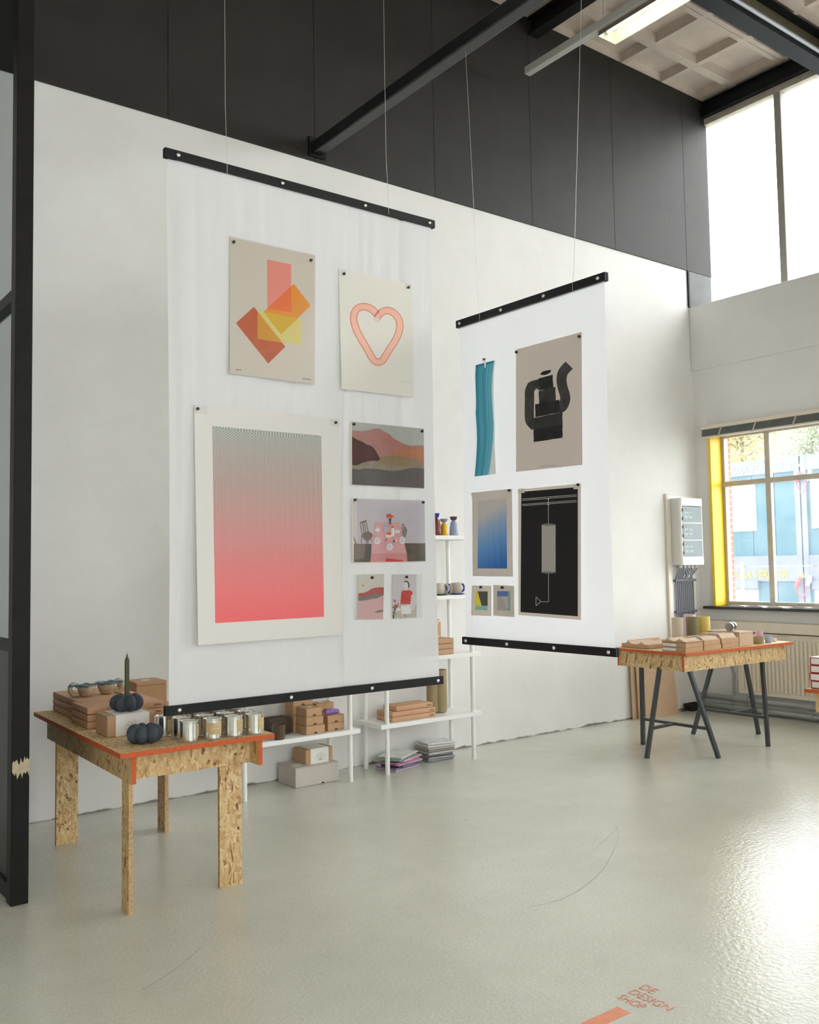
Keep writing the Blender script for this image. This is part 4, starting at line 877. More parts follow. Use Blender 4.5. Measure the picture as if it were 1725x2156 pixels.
# ---- white shelf units
SHZ = (.385, .873, 1.352, 1.840)
def shelf_unit(x0, x1, label):
    t = thing('shelf_unit', label, 'shelf', ((x0+x1)/2, 5.97, 0), group='white shelf units along the wall')
    for z in SHZ: MB().box(x0-.075, x1+.075, 5.795, 6.145, z-.033, z, .002).build('shelf_board', M_WHITE, t)
    for x in (x0, x1):
        for y in (5.825, 6.115):
            MB().tube([(x, y, 0), (x, y, SHZ[-1]-.0335)], .0175, 14).build('post', M_WHITE, t, smooth=50)
    return t
shelf_unit(2.945, 3.818, 'white open shelf unit behind the wide banner with mailer boxes and a purple knit')
shelf_unit(4.157, 5.034, 'white open shelf unit between the banners with vases and mugs')

def kraft_box(name, label, x0, x1, y0, y1, z0, z1, m=None, group=None, cat='box', c=.004, rotz=0., seam=True):
    cx_, cy_ = (x0+x1)/2, (y0+y1)/2; hx, hy = abs(x1-x0)/2, abs(y1-y0)/2; h_ = z1-z0
    t = thing(name, label, cat, (cx_, cy_, z0), rotz, group)
    m = m or M_KRAFT
    if seam:
        MB().box(-hx, hx, -hy, hy, 0, h_*.86, c).build('body', m, t, world=False)
        MB().box(-hx, hx, -hy, hy, h_*.87, h_, min(c, h_*.05)).build('lid', m, t, world=False)
        MB().box(-hx+.004, hx-.004, -hy+.004, hy-.004, h_*.855, h_*.875).build('seam', M_KRAFTD, t, world=False)
    else: MB().box(-hx, hx, -hy, hy, 0, h_, c).build('body', m, t, world=False)
    return t
def mailer(label, x0, x1, y0, y1, z0, h_, group, rotz=0., sticker=False, notch=True):
    cx_, cy_ = (x0+x1)/2, (y0+y1)/2; hx, hy = (x1-x0)/2, (y1-y0)/2
    t = thing('mailer_box', label, 'box', (cx_, cy_, z0), rotz, group)
    MB().box(-hx, hx, -hy+.002, hy, 0, h_-.003, .002).build('body', M_KRAFT, t, world=False)
    MB().box(-hx-.001, hx+.001, -hy, hy+.001, h_-.003, h_, .001).build('lid', M_KRAFT, t, world=False)
    MB().box(-hx+.002, hx-.002, -hy-.0012, -hy+.002, .004, h_-.003, .001).build('front_flap', M_KRAFT, t, world=False)
    if notch:
        MB().add([(.016*math.cos(a), -hy-.0016, .004+.013*math.sin(a)) for a in [PI*i/10 for i in range(11)]], [tuple(range(11))]).build('thumb_notch', M_KRAFTD, t, world=False)
    if sticker: MB().add([(.025*math.cos(a), .025*math.sin(a), h_+.0006) for a in [2*PI*i/16 for i in range(16)]], [tuple(range(16))]).build('sticker', M_CARDW, t, world=False)
    return t
# ---- wooden flat boxes lettered on their ends
M_WBOX = mat('brown_flat_box', rgb(200, 156, 122), .6, var=.05, vscale=14)
def flat_box(label, x0, x1, y0, y1, z0, h_, group, txt_px=True, rotz=0.):
    cx_, cy_ = (x0+x1)/2, (y0+y1)/2; hx, hy = (x1-x0)/2, (y1-y0)/2
    t = thing('flat_box', label, 'box', (cx_, cy_, z0), rotz, group)
    MB().box(-hx, hx, -hy, hy, 0, h_-.001, .006).build('body', M_WBOX, t, world=False, smooth=40)
    q = MB(); lettering(q, 'ZOWA', (hx-.062, -hy-.0006, h_*.3), (1, 0, 0), (0, 0, 1), height=h_*.34, width=.045, offset=.02); q.build('lettering', M_INK, t, world=False)
    return t
wd = ('bottom', 'middle', 'topmost')
for k in range(3):
    flat_box('%s lettered flat box in the stack under the ceramic cups' % wd[k], 1.645, 2.03, 5.28, 5.79, TZ+.001+k*.0378, .0366, 'flat boxes under the cups', rotz=TA)
for k in range(3):
    flat_box('%s lettered flat box in the stack beside the paper sleeved carton' % wd[k], 1.60, 2.02, 4.965, 5.265, TZ+.001+k*.0378, .0366, 'flat boxes beside the sleeved carton', rotz=TA)
GT = 'goods on the left table'
t = kraft_box('carton', 'tall brown carton with a round pale sticker behind the flat boxes', 2.065, 2.255, 5.50, 5.71, TZ+.001, TZ+.155, rotz=TA, c=.002)
MB().add([(.028*math.cos(a), .028*math.sin(a), .1546) for a in [2*PI*i/18 for i in range(18)]], [tuple(range(18))]).build('sticker', mat('pale_blue_sticker', rgb(206, 214, 218), .5), t, world=False)
kraft_box('carton', 'plain low carton half hidden behind the ceramic cups', 2.045, 2.20, 5.725, 5.80, TZ+.001, TZ+.135, rotz=TA, c=.002)
# ---- sleeved cartons (one on the table, one on the floor box)
def sleeved(label, cx_, cy_, z0, hx, hy, h_, rotz):
    t = thing('sleeved_carton', label, 'box', (cx_, cy_, z0), rotz, 'paper sleeved cartons')
    MB().box(-hx, hx, -hy, hy, 0, h_, .002).build('body', M_KRAFT, t, world=False)
    MB().box(-hx-.001, -hx+.0365, -hy-.001, hy+.001, h_*.02, h_+.001, .002).build('end_flap', M_KRAFT, t, world=False)
    s = MB().box(-hx+.042, hx-.035, -hy-.002, hy+.002, -.0005, h_+.002, .001).build('paper_sleeve', M_CARDW, t, world=False)
    q = MB(); cz_ = h_*.42; lw = .0007
    def ln(pts):
        for a, c in zip(pts[:-1], pts[1:]):
            a, c = Vector((a[0], 0, a[1])), Vector((c[0], 0, c[1])); d = (c-a); n_ = Vector((-d.z, 0, d.x)).normalized()*lw; o_ = Vector((.008, -hy-.0026, cz_))
            q.add([o_+a+n_, o_+c+n_, o_+c-n_, o_+a-n_], [(0, 1, 2, 3)])
    for k in (-2, -1, 0, 1, 2):
        th_ = k*.52; dx_, dz_ = math.sin(th_), math.cos(th_)
        ln([(dx_*.026+.026*math.cos(a)*dx_+.014*math.sin(a)*dz_, -.022+dz_*.026+.026*math.cos(a)*dz_-.014*math.sin(a)*dx_) for a in [2*PI*i/24 for i in range(25)]])
    q.build('line_drawing', mat('grey_print_ink', rgb(150, 146, 142), .6), s, world=False)
sleeved('brown carton with a white paper sleeve under the charcoal candle holder', 1.722, 4.745, TZ+.0015, .125, .095, .105, TA)
# ---- charcoal candle holders shaped like segmented pumpkins
def pumpkin(label, c, R, h_, rot, n=7, candle=False):
    t = thing('candle_holder', label, 'candle holder', c, rot, 'charcoal candle holders')
    for k in range(n):
        a = 2*PI*k/n; q = MB(); vs = []; fs = []; S, T = 14, 20; r0 = R*.56; rx, ry, rz = R*.44, R*.335, h_/2
        prof = []
        for i in range(T+1):
            ph = -PI/2+PI*i/T; prof.append((math.cos(ph), math.sin(ph)))
        for cp, sp in prof:
            for j in range(S):
                b_ = 2*PI*j/S; lx = r0+rx*cp*math.cos(b_)-(.05*R*(1-cp)); lyy = ry*cp*math.sin(b_); lz = rz+rz*sp
                vs.append((lx*math.cos(a)-lyy*math.sin(a), lx*math.sin(a)+lyy*math.cos(a), lz))
        for i in range(T):
            for j in range(S): fs.append((i*S+j, i*S+(j+1) % S, (i+1)*S+(j+1) % S, (i+1)*S+j))
        q.add(vs, fs).build('segment', M_CHAR, t, world=False, smooth=80)
    MB().lathe([(R*.5, h_*.1), (R*.5, h_*.6), (R*.28, h_*.8), (R*.16, h_*.84), (R*.15, h_*.6)], seg=20).build('core', M_CHAR, t, world=False, smooth=60)
    return t
pumpkin('charcoal segmented candle holder with a candle, on the sleeved carton', (1.735, 4.765, TZ+.1095), .088, .086, .2)
pumpkin('empty charcoal segmented candle holder lying on the chipboard table', (1.692, 4.408, TZ+.001), .090, .088, .55)
t = thing('taper_candle', 'dark olive ribbed taper candle in the charcoal holder', 'candle', (1.735, 4.765, TZ+.1095+.055))
fl8 = lambda r, z_, a: (r*(1+.06*math.cos(8*a)), z_)
MB().lathe([(.0115, 0), (.0122, .02), (.0118, .20), (.0118, .205), (.0085, .215), (.005, .222), (.003, .236), (.0008, .238)], seg=48, fn=fl8).build('wax', mat('olive_wax', rgb(84, 86, 58), .4, var=.08, vscale=30), t, world=False, smooth=40)
MB().tube([(0, 0, .236), (.001, 0, .244), (.002, 0, .25)], .0012, 6).build('wick', mat('wick', rgb(210, 200, 180), .8), t, world=False)
# ---- two hand made cups
def cup_mat():
    m, t, p = nodes('glazed_stoneware'); p.inputs['Roughness'].default_value = .22
    tc = N(t, 'ShaderNodeTexCoord'); sx = N(t, 'ShaderNodeSeparateXYZ'); L(t, tc.outputs['Object'], sx.inputs[0]); nz = N(t, 'ShaderNodeTexNoise'); nz.inputs['Scale'].default_value = 28; L(t, tc.outputs['Object'], nz.inputs[0])
    a = N(t, 'ShaderNodeMath', operation='MULTIPLY_ADD'); a.inputs[1].default_value = .035; L(t, nz.outputs['Fac'], a.inputs[0]); L(t, sx.outputs['Z'], a.inputs[2])
    cr = N(t, 'ShaderNodeValToRGB'); e = cr.color_ramp.elements; e[0].position = .0; e[0].color = (*rgb(186, 160, 130), 1); e[1].position = .094; e[1].color = (*rgb(190, 190, 176), 1)
    for q, c in ((.045, (176, 154, 124)), (.071, (194, 180, 154)), (.077, (84, 112, 126)), (.086, (104, 134, 144))): x = e.new(q); x.color = (*rgb(*c), 1)
    L(t, a.outputs[0], cr.inputs[0]); L(t, cr.outputs[0], p.inputs['Base Color']); MATS['cup'] = m; return m
M_CUP = cup_mat()
def cup(label, c, rot, s):
    t = thing('ceramic_cup', label, 'cup', c, rot, 'hand made ceramic cups')
    wob = lambda r, z_, a: (r*(1+.05*math.sin(3*a)*(z_/.07)+.12*max(0, math.cos(a))**6*(z_/.07)), z_+(.003*math.sin(5*a)+.0015*math.sin(9*a))*(z_/.07)**3)
    prof = [(.026, 0), (.034, .004), (.044, .03), (.052, .06), (.056, .070), (.052, .070), (.047, .058), (.039, .03), (.028, .010)]
    MB().lathe([(r*s, z_*s) for r, z_ in prof], seg=36, fn=wob).build('bowl', M_CUP, t, world=False, smooth=60)
    pts = [(-.044*s, 0, .058*s), (-.065*s, 0, .074*s), (-.085*s, 0, .062*s), (-.088*s, 0, .036*s), (-.07*s, 0, .012*s), (-.042*s, 0, .012*s)]
    sp2 = [Vector((p[0], 0, p[1])) for p in spline([(p[0], p[2]) for p in pts], 5)]
    MB().tube(sp2, [.0135*s]*len(sp2), 10).build('handle', M_CUP, t, world=False, smooth=60)
cz_ = TZ+.001+3*.0378+.0005
cup('stoneware cup with a thick rounded handle, farther from the candle', (1.735, 5.43, cz_), math.radians(-18), .98)
cup('blue rimmed stoneware cup with its handle hidden by the candle', (1.865, 5.46, cz_), math.radians(165), 1.02)
# ---- silver tins
def make_tin(rot):
    t = thing('paint_tin', 'silver tin with a kraft label standing on the chipboard table', 'tin', (0, 0, 0), rot, 'silver tins on the left table')
    r, h_ = .0455, .100
    MB().lathe([(r-.002, 0), (r+.0015, .001), (r+.0015, .004), (r, .006), (r, h_-.008), (r+.0015, h_-.006), (r+.0015, h_), (r-.002, h_+.0005), (r-.004, h_-.003), (r-.012, h_-.0035), (r-.016, h_-.001), (.001, h_-.0005)], seg=40).build('can', M_TIN, t, world=False, smooth=30)
    q = MB(); n = 18; a0, a1 = -.85, .85
    q.add([((r+.0006)*math.cos(a0+(a1-a0)*i/n), (r+.0006)*math.sin(a0+(a1-a0)*i/n), z_) for z_ in (.026, .082) for i in range(n+1)], [(i, i+1, n+2+i, n+1+i) for i in range(n)])
    lb = q.build('label', M_LABEL, t, world=False, smooth=60)
    q = MB()
    for z_, w_ in ((.052, .42), (.074, .12)):
        for i in range(14):
            if i in (4, 9): continue
            a = -w_+2*w_*i/14; b_ = a+2*w_/14*.7; q.add([((r+.0011)*math.cos(x), (r+.0011)*math.sin(x), zz) for x, zz in ((a, z_), (b_, z_), (b_, z_+.0025), (a, z_+.0025))], [(0, 1, 2, 3)])
    q.build('print', M_CARDW, lb, world=False)
    return t
tin0 = None
cols = [(1.873, 4.292), (1.990, 4.278), (2.102, 4.272), (2.214, 4.262)]
face = {(0, 0): -12, (1, 0): -95, (2, 0): -50, (3, 0): -48, (0, 1): -10, (0, 2): -40}
for i, (x, y) in enumerate(cols):
    for j in range(4 if i else 3):
        px_ = x+j*.010+(-.055*(j == 2) if i == 0 else 0); py_ = y+.117*j; rot = math.radians(face.get((i, j), random.uniform(-90, 0)))
        W = Matrix.Translation((px_, py_, TZ+.001))@Matrix.Rotation(rot, 4, 'Z')
        if tin0 is None:
            tin0 = make_tin(0.); tin0.matrix_world = W
            for ch in tin0.children_recursive: WM[ch.name] = W
            WM[tin0.name] = W
        else: tn = copy_tree(tin0, W)
        (tin0 if (i, j) == (0, 0) else tn)['label'] = 'silver kraft labelled tin, %s row from the orange front edge, %s from the charcoal holder' % (('first', 'second', 'third', 'fourth')[j], ('nearest', 'second', 'third', 'fourth')[i])

# ---- goods on the low shelves
S1 = SHZ[0]+.001
def lathe_thing(name, label, cat, c, prof, m, group=None, part='body', seg=28, **kw):
    t = thing(name, label, cat, c, 0, group); MB().lathe(prof, seg=seg).build(part, m, t, world=False, smooth=50, **kw); return t
M_BRN = mat('brown_cup_glaze', rgb(98, 78, 58), .4, var=.1, vscale=20)
c = onz(588, 1556, S1); 
lathe_thing('plant_pot', 'brown tapered cup standing on the low white shelf', 'cup', (c.x, min(c.y, 5.9), S1), [(.036, 0), (.040, .003), (.046, .10), (.047, .104), (.044, .104), (.041, .02), (.01, .012)], M_BRN)
kraft_box('dark_box', 'dark brown open box behind the brown cup on the low shelf', 3.22, 3.40, 5.98, 6.10, S1, S1+.12, mat('dark_brown_card', rgb(72, 58, 48), .7), seam=False)
t = thing('green_booklet', 'dark green framed booklet standing by the brown cup', 'booklet', (3.245, 5.94, S1), math.radians(8))
MB().box(-.03, .03, -.004, .004, 0, .075).build('cover', mat('dark_green', rgb(58, 74, 70), .5), t, world=False); MB().box(-.026, .026, -.0048, -.0042, .005, .070).build('panel', mat('green_grey', rgb(72, 92, 88), .4), t, world=False)
GM = 'mailer boxes on the low shelf'
mh = .062
for k in range(4): mailer(('bottom', 'second', 'third', 'topmost')[k]+' mailer box of the tallest stack on the low shelf', 3.425, 3.595, 5.985, 6.11, S1+k*(mh+.001), mh, GM)
for k in range(3): mailer(('bottom', 'middle', 'topmost')[k]+' mailer box of the stack in front of the tallest one', 3.445+.004*k, 3.605-.01*k, 5.835+.004*k, 5.975, S1+k*(mh+.001), mh, GM, sticker=k == 2)
for k in range(2): mailer(('bottom', 'upper')[k]+' mailer box under the purple knit', 3.645, 3.79, 5.86, 5.985, S1+k*(mh-.005), mh-.006, GM)
for k in range(3): mailer(('bottom', 'middle', 'topmost')[k]+' mailer box of the stack behind the purple knit', 3.63, 3.785, 5.995, 6.10, S1+k*(mh+.001), mh, GM, sticker=k == 2)
t = thing('purple_knit', 'small purple ribbed knit rolled up on the mailer boxes', 'knit', (3.715, 5.91, S1+2*(mh-.005)-.0005), math.radians(6))
M_PUR = mat('lilac_yarn', rgb(168, 132, 214), .85, bump=.4, bscale=120)
for k in range(11):
    x = -.055+.011*k; r = .022*(1-.25*abs(k-4)/6); MB().lathe([(r*.3, -.0065), (r*.85, -.005), (r, 0), (r*.85, .005), (r*.3, .0065)], seg=16).build('rib', M_PUR, t, world=False, smooth=70)
    ch = t.children[-1]; ch.matrix_local = Matrix.Translation((x, 0, r+.0005))@Matrix.Rotation(PI/2, 4, 'Y'); WM[ch.name] = WM[t.name]@ch.matrix_local
# grey box and sleeved carton on the floor
t = thing('storage_box', 'pale grey lidded box on the floor under the low shelf', 'box', (3.585, 6.03, .001), 0)
M_GBOX = mat('grey_board', rgb(196, 188, 182), .7, var=.04)
MB().box(-.185, .185, -.115, .145, 0, .135, .003).build('body', M_GBOX, t, world=False); MB().box(-.187, .187, -.117, .147, .136, .142, .002).build('lid', M_GBOX, t, world=False)
MB().add([(.045+.012*math.cos(a), -.1156, .002+.011*math.sin(a)) for a in [PI*i/10 for i in range(11)]], [tuple(range(11))]).build('thumb_notch', M_INK, t, world=False)
MB().box(-.15, -.04, -.06, .02, .1421, .1428).build('paper_slip', M_CARDW, t, world=False)
sleeved('brown carton with a white paper sleeve on the grey floor box', 3.625, 6.04, .1435, .118, .082, .108, math.radians(2))
# wooden boxes on the second unit's lowest shelf
for k in range(2): flat_box(('bottom', 'middle')[k]+' lettered flat box in the stack on the low white shelf', 4.225, 4.655, 5.845, 6.06, S1+k*.0385, .038, 'flat boxes on the low shelf')
flat_box('topmost and smallest lettered flat box in the stack on the low white shelf', 4.275, 4.640, 5.86, 6.04, S1+2*.0385, .038, 'flat boxes on the low shelf')
M_KHA = mat('khaki_glaze', rgb(158, 142, 106), .5, var=.08, vscale=12)
t = thing('double_vase', 'tall khaki vase of two joined rounded tubes on the low shelf', 'vase', (4.79, 5.99, S1))
for dx, dy in ((-.032, .02), (.03, -.01)): MB().lathe([(.03, 0), (.046, .006), (.052, .03), (.052, .345), (.050, .35), (.046, .345), (.046, .03), (.01, .02)], (dx, dy, 0), 30).build('tube', M_KHA, t, world=False, smooth=50)
# plastic wrapped textiles on the floor
def wrap(col): 
    return mat('wrapped_%d_%d_%d' % col, rgb(*col), .16, coat=.8, var=.12, vscale=30, bump=.35, bscale=26, spec=.7)
colsA = [(204, 180, 196), (120, 110, 150), (96, 98, 112), (190, 160, 186), (206, 110, 150), (200, 176, 196), (120, 170, 150), (214, 210, 210)]
rnd = random.Random(4); z0 = .001
for k, c_ in enumerate(colsA):
    h_ = .013; a = math.radians(18+rnd.uniform(-7, 7)+(8 if k > 5 else 0)); t = thing('wrapped_textile', ('plastic wrapped %s folder, %s in the fanned pile on the floor' % (('pale lilac', 'violet', 'slate', 'mauve', 'raspberry', 'pale pink', 'mint', 'white')[k], ('lowest', 'second', 'third', 'fourth', 'fifth', 'sixth', 'seventh', 'topmost')[k])), 'folder', (4.395+rnd.uniform(-.03, .03)-.03*(k > 5), 5.985+rnd.uniform(-.008, .008), z0), a, 'coloured wrapped folders on the floor')
    MB().box(-.15, .15, -.105, .105, 0, h_, .003).build('folder', wrap(c_), t, world=False); MB().box(-.160, .162, -.110, .110, h_*.45, h_*.55).build('wrapper_edge', M_SLEEVE, t, world=False); z0 += h_+.0006
colsB = [(120, 122, 130), (150, 148, 152), (70, 74, 86), (186, 184, 182), (140, 132, 126), (170, 164, 158), (205, 203, 202), (214, 214, 216)]
z0 = .001
for k, c_ in enumerate(colsB):
    h_ = .018; a = math.radians(-8+rnd.uniform(-5, 5)); t = thing('wrapped_textile', ('plastic wrapped %s textile, %s in the taller pile on the floor' % (('grey', 'mid grey', 'dark blue-grey', 'light grey', 'brown-grey', 'warm grey', 'pale grey', 'whitish')[k], ('lowest', 'second', 'third', 'fourth', 'fifth', 'sixth', 'seventh', 'topmost')[k])), 'textile', (4.80+rnd.uniform(-.012, .012), 6.045+rnd.uniform(-.006, .006), z0), a, 'grey wrapped textiles on the floor')
    MB().box(-.13, .13, -.10, .10, 0, h_, .006).build('textile', wrap(c_), t, world=False); MB().box(-.145, .142, -.104, .104, h_*.45, h_*.53).build('wrapper_edge', M_SLEEVE, t, world=False); z0 += h_+.0006
# second shelf: mailers and a cut card
S2 = SHZ[1]+.001
for k in range(3): mailer(('bottom', 'middle', 'topmost')[k]+' mailer box beside the white post on the second shelf', 4.62, 4.845, 5.83, 5.99, S2+k*.0435, .0415, 'mailer boxes on the second shelf', notch=False)
t = thing('cut_card_stand', 'brown card with white cut outs standing on the mailer boxes', 'card', (4.765, 5.95, S2+3*.0435-.0005), 0)
q = MB(); pr = [(-.05, 0), (.035, 0), (.035, .12), (.02, .15), (-.01, .16), (-.05, .15)]; q.sheet([(x, -.01, z_) for x, z_ in pr], (0, -1, 0), .004); q.build('card', M_KRAFT2, t, world=False)
for x, z_, w_ in ((0.0, .11, .02), (.015, .128, .02), (.005, .004, .02)): MB().box(x-w_/2, x+w_/2, -.0112, -.0102, z_, z_+.012).build('cut_out', M_CARDW, t, world=False)
# third shelf: mugs on saucers
S3 = SHZ[2]+.001
M_CREAMG = mat('cream_glaze', rgb(222, 212, 196), .35); M_TAUPE = mat('taupe_glaze', rgb(196, 184, 170), .4); M_LIL = mat('lilac_glaze', rgb(176, 180, 214), .35); M_DOL = mat('dark_olive_glaze', rgb(78, 74, 58), .35); M_BLU = mat('cobalt_glaze', rgb(58, 70, 150), .3); M_DKG = mat('dark_grey_glaze', rgb(56, 58, 58), .35)
def mug(label, c, rot, body, handle, saucer, s=1.):
    t = thing('mug', label, 'mug', c, rot, 'mugs on the third shelf'); dz = .010 if saucer else 0
    r, h_ = .041*s, .088*s
    MB().lathe([(r*.92, dz), (r, dz+.004), (r*1.03, dz+h_), (r*.95, dz+h_), (r*.9, dz+.02), (.005, dz+.014)], seg=28).build('body', body, t, world=False, smooth=50)
    pts = [(r*.95, .068*s+dz), (r+.018*s, .074*s+dz), (r+.034*s, .055*s+dz), (r+.032*s, .03*s+dz), (r+.014*s, .014*s+dz), (r*.95, .016*s+dz)]
    sp3 = [Vector((x, 0, z_)) for x, z_ in spline(pts, 5)]; MB().tube(sp3, .009*s, 10).build('handle', handle, t, world=False, smooth=60)
    if saucer: MB().lathe([(.03, 0), (.05, .001), (.066, .008), (.066, .0105), (.05, .006), (.005, .005)], seg=30).build('saucer', saucer, t, world=False, smooth=50)
mug('cream mug with a lilac handle on a dark saucer', (4.738, 5.87, S3), math.radians(-55), M_CREAMG, M_LIL, M_DKG)
mug('cream mug with a dark olive handle, no saucer', (4.80, 5.975, S3), math.radians(-38), M_CREAMG, M_DOL, None, 1.05)
mug('taupe mug with a cobalt handle on a cobalt saucer', (4.946, 5.90, S3), math.radians(-5), M_TAUPE, M_BLU, M_BLU)
mug('taupe mug with a dark olive handle behind the cobalt saucer', (4.985, 6.055, S3), math.radians(-125), M_TAUPE, M_DOL, None)
# top shelf: bowl topped vases
S4 = SHZ[3]+.001
def bowl_vase(label, c, lower, upper, s=1., wide=.03):
    t = thing('bowl_vase', label, 'vase', c, 0, 'bowl topped vases on the top shelf')
    MB().lathe([(.034*s, 0), (.036*s, .004*s), (.033*s, .05*s), (.026*s, .10*s), (.014*s, .116*s), (.012*s, .12*s)], seg=26).build('body', lower, t, world=False, smooth=50)
    MB().lathe([(.012*s, .119*s), (wide*s*.8, .128*s), (wide*s, .15*s), (wide*s*.95, .15*s), (wide*s*.6, .135*s), (.004, .13*s)], seg=26).build('bowl', upper, t, world=False, smooth=50)
M_DR = mat('oxblood_glaze', rgb(122, 46, 50), .25); M_YG = mat('yellow_glaze', rgb(222, 178, 22), .25); M_LB = mat('pale_blue_glaze', rgb(150, 164, 196), .25); M_GL = mat('grey_lilac_glaze', rgb(150, 152, 176), .3); M_BR = mat('brown_glaze', rgb(98, 62, 52), .35); M_CB = mat('blue_bowl_glaze', rgb(60, 72, 164), .3)
bowl_vase('oxblood vase topped with a cobalt bowl', (4.718, 5.875, S4), M_DR, M_CB, 1.22, .026)
bowl_vase('oxblood vase topped with a grey lilac bowl, behind the yellow one', (4.823, 6.03, S4), M_DR, M_GL, .98, .036)
bowl_vase('yellow vase topped with a grey lilac bowl', (4.793, 5.865, S4), M_YG, M_GL, .92, .036)
bowl_vase('pale blue vase topped with a brown bowl', (4.906, 5.875, S4), M_LB, M_BR, 1.06, .03)

# ---- goods on the trestle table
T2 = UZ+.001
GR = 'display boxes on the trestle table'
M_KP = mat('kraft_display', rgb(200, 172, 144), .7, var=.05, vscale=14); M_PAPER = mat('white_label_paper', rgb(236, 236, 236), .6)
M_SILV = mat('silver_jewel', (.8, .8, .8), .2, 1.)
def display_tray(label, x0, x1, y0, y1, z0, h_, n, lab=False):
    t = thing('display_tray', label, 'tray', ((x0+x1)/2, (y0+y1)/2, z0), RA, GR); hx, hy = (x1-x0)/2, (y1-y0)/2
    b_ = MB(); b_.box(-hx, hx, -hy, hy, 0, .004); b_.box(-hx, -hx+.004, -hy, hy, 0, h_); b_.box(hx-.004, hx, -hy, hy, 0, h_); b_.box(-hx, hx, -hy, -hy+.004, 0, h_); b_.box(-hx, hx, hy-.004, hy, 0, h_); b_.build('tray', M_KRAFT, t, world=False)
    w_ = (y1-y0-.012)/n
    for k in range(n):
        yy = -hy+.006+w_*k
        q = MB().add([(-hx+.006, yy, h_*.45), (hx-.01, yy, h_*.75), (hx-.01, yy+w_*.55, h_+.022), (-hx+.006, yy+w_*.55, h_+.022), (-hx+.006, yy+w_*.98, h_*.45), (hx-.01, yy+w_*.98, h_*.75)], [(0, 1, 2, 3), (3, 2, 5, 4), (0, 3, 4), (1, 5, 2)])
        cd = q.build('pocket_card', M_KP, t, world=False)
        q = MB()
        for j in range(9): q.lathe([(.001, -.003), (.004, 0), (.001, .003)], (-hx+.03+j*(2*hx-.07)/8, yy+w_*.22, h_*.62+(h_+.022-h_*.45)*.32+j*.0006), 8)
        tag(q.build('jewellery', M_SILV, cd, world=False), kind='stuff')
    if lab: MB().box(-hx-.001, -hx-.0001, -hy+.01, -hy+.11, .006, h_-.006).build('label', M_PAPER, t, world=False)
    return t
display_tray('open card tray of jewellery standing directly on the trestle table', 6.31, 6.62, 5.02, 5.31, T2, .034, 2)
for k in range(2):
    t = kraft_box('flat_carton', ('lower', 'upper')[k]+' flat carton with a white label strip under the jewellery tray', 6.262+.004*k, 6.485, 4.61, 4.845, T2+k*.037, T2+.0362+k*.037, M_KRAFT, 'labelled flat cartons', rotz=RA, seam=False, c=.002)
    MB().box(-.113, -.1112, -.02, .108, .008, .028).build('label', M_PAPER, t, world=False)
    MB().box(-.1134, -.1131, .03, .095, .0165, .0185).build('print', M_INK, t.children[-1], world=False)
display_tray('card tray of jewellery on top of the two labelled flat cartons', 6.266, 6.485, 4.61, 4.85, T2+.0742, .012, 2)
for k in range(2): kraft_box('flat_carton', ('lower', 'upper')[k]+' flat carton next to the labelled pair', 6.512, 6.738-.012*k, 4.612, 4.82, T2+k*.041, T2+.0402+k*.041, M_KRAFT, 'plain flat cartons', rotz=RA, seam=False, c=.002)
for k in range(2): kraft_box('flat_carton', ('lower', 'upper')[k]+' flat carton touching the tall carton', 6.768-.012*k, 6.992, 4.612, 4.84, T2+k*.041, T2+.0402+k*.041, M_KRAFT, 'plain flat cartons', rotz=RA, seam=False, c=.002)
def wedge(label, x0, x1, y0, y1, z0, h_):
    t = thing('display_card', label, 'card', ((x0+x1)/2, (y0+y1)/2, z0), RA, 'folded display cards'); hx, hy = (x1-x0)/2, (y1-y0)/2
    MB().add([(-hx, -hy, 0), (hx, -hy, 0), (hx, hy, 0), (-hx, hy, 0), (-hx, -hy+.03, h_), (hx, -hy+.03, h_), (hx, hy, h_), (-hx, hy, h_)], [(0, 3, 2, 1), (4, 5, 6, 7), (0, 1, 5, 4), (2, 3, 7, 6), (0, 4, 7, 3), (1, 2, 6, 5)]).build('card', M_KP, t, world=False)
    MB().box(-hx*.7, hx*.4, -hy*.1, hy*.5, h_, h_+.003).build('leaflet', mat('grey_leaflet', rgb(110, 110, 108), .6), t, world=False)
wedge('folded kraft card on the stack next to the labelled pair', 6.515, 6.72, 4.62, 4.82, T2+.0822, .024)
wedge('folded pale card on the stack touching the tall carton', 6.765, 6.97, 4.62, 4.83, T2+.0822, .036)
t = kraft_box('carton', 'tall kraft carton carrying silver rings on the trestle table', 7.025, 7.225, 4.62, 4.94, T2, T2+.122, M_KP, rotz=RA, c=.002)
M_GLOSS = mat('glossy_grey_metal', rgb(188, 186, 184), .18, .7)
t = thing('metal_ring_vase', 'bent shiny grey metal holder lying on the tall carton', 'holder', (7.10, 4.75, T2+.1225), math.radians(20))
q = MB()
for x in (-.05, .045): q.lathe([(.036, -.022), (.038, 0), (.036, .022), (.032, .022), (.033, 0), (.032, -.022)], (0, 0, 0), 26)
for i, v in enumerate(q.v):
    k = 0 if i < len(q.v)/2 else 1; v0 = v.copy(); v.x = (-.05 if k == 0 else .045)+v0.z; v.y = v0.x; v.z = .0385+v0.y
q.box(-.055, .05, -.025, .025, .0, .008, .002); q.build('hoop', M_GLOSS, t, world=False, smooth=50)
lathe_thing('white_cup', 'small white cup on the tall carton', 'cup', (7.195, 4.80, T2+.1225), [(.02, 0), (.023, .004), (.024, .052), (.021, .052), (.02, .01), (.002, .008)], M_CARDW)
GC = 'coloured tumblers on the trestle table'
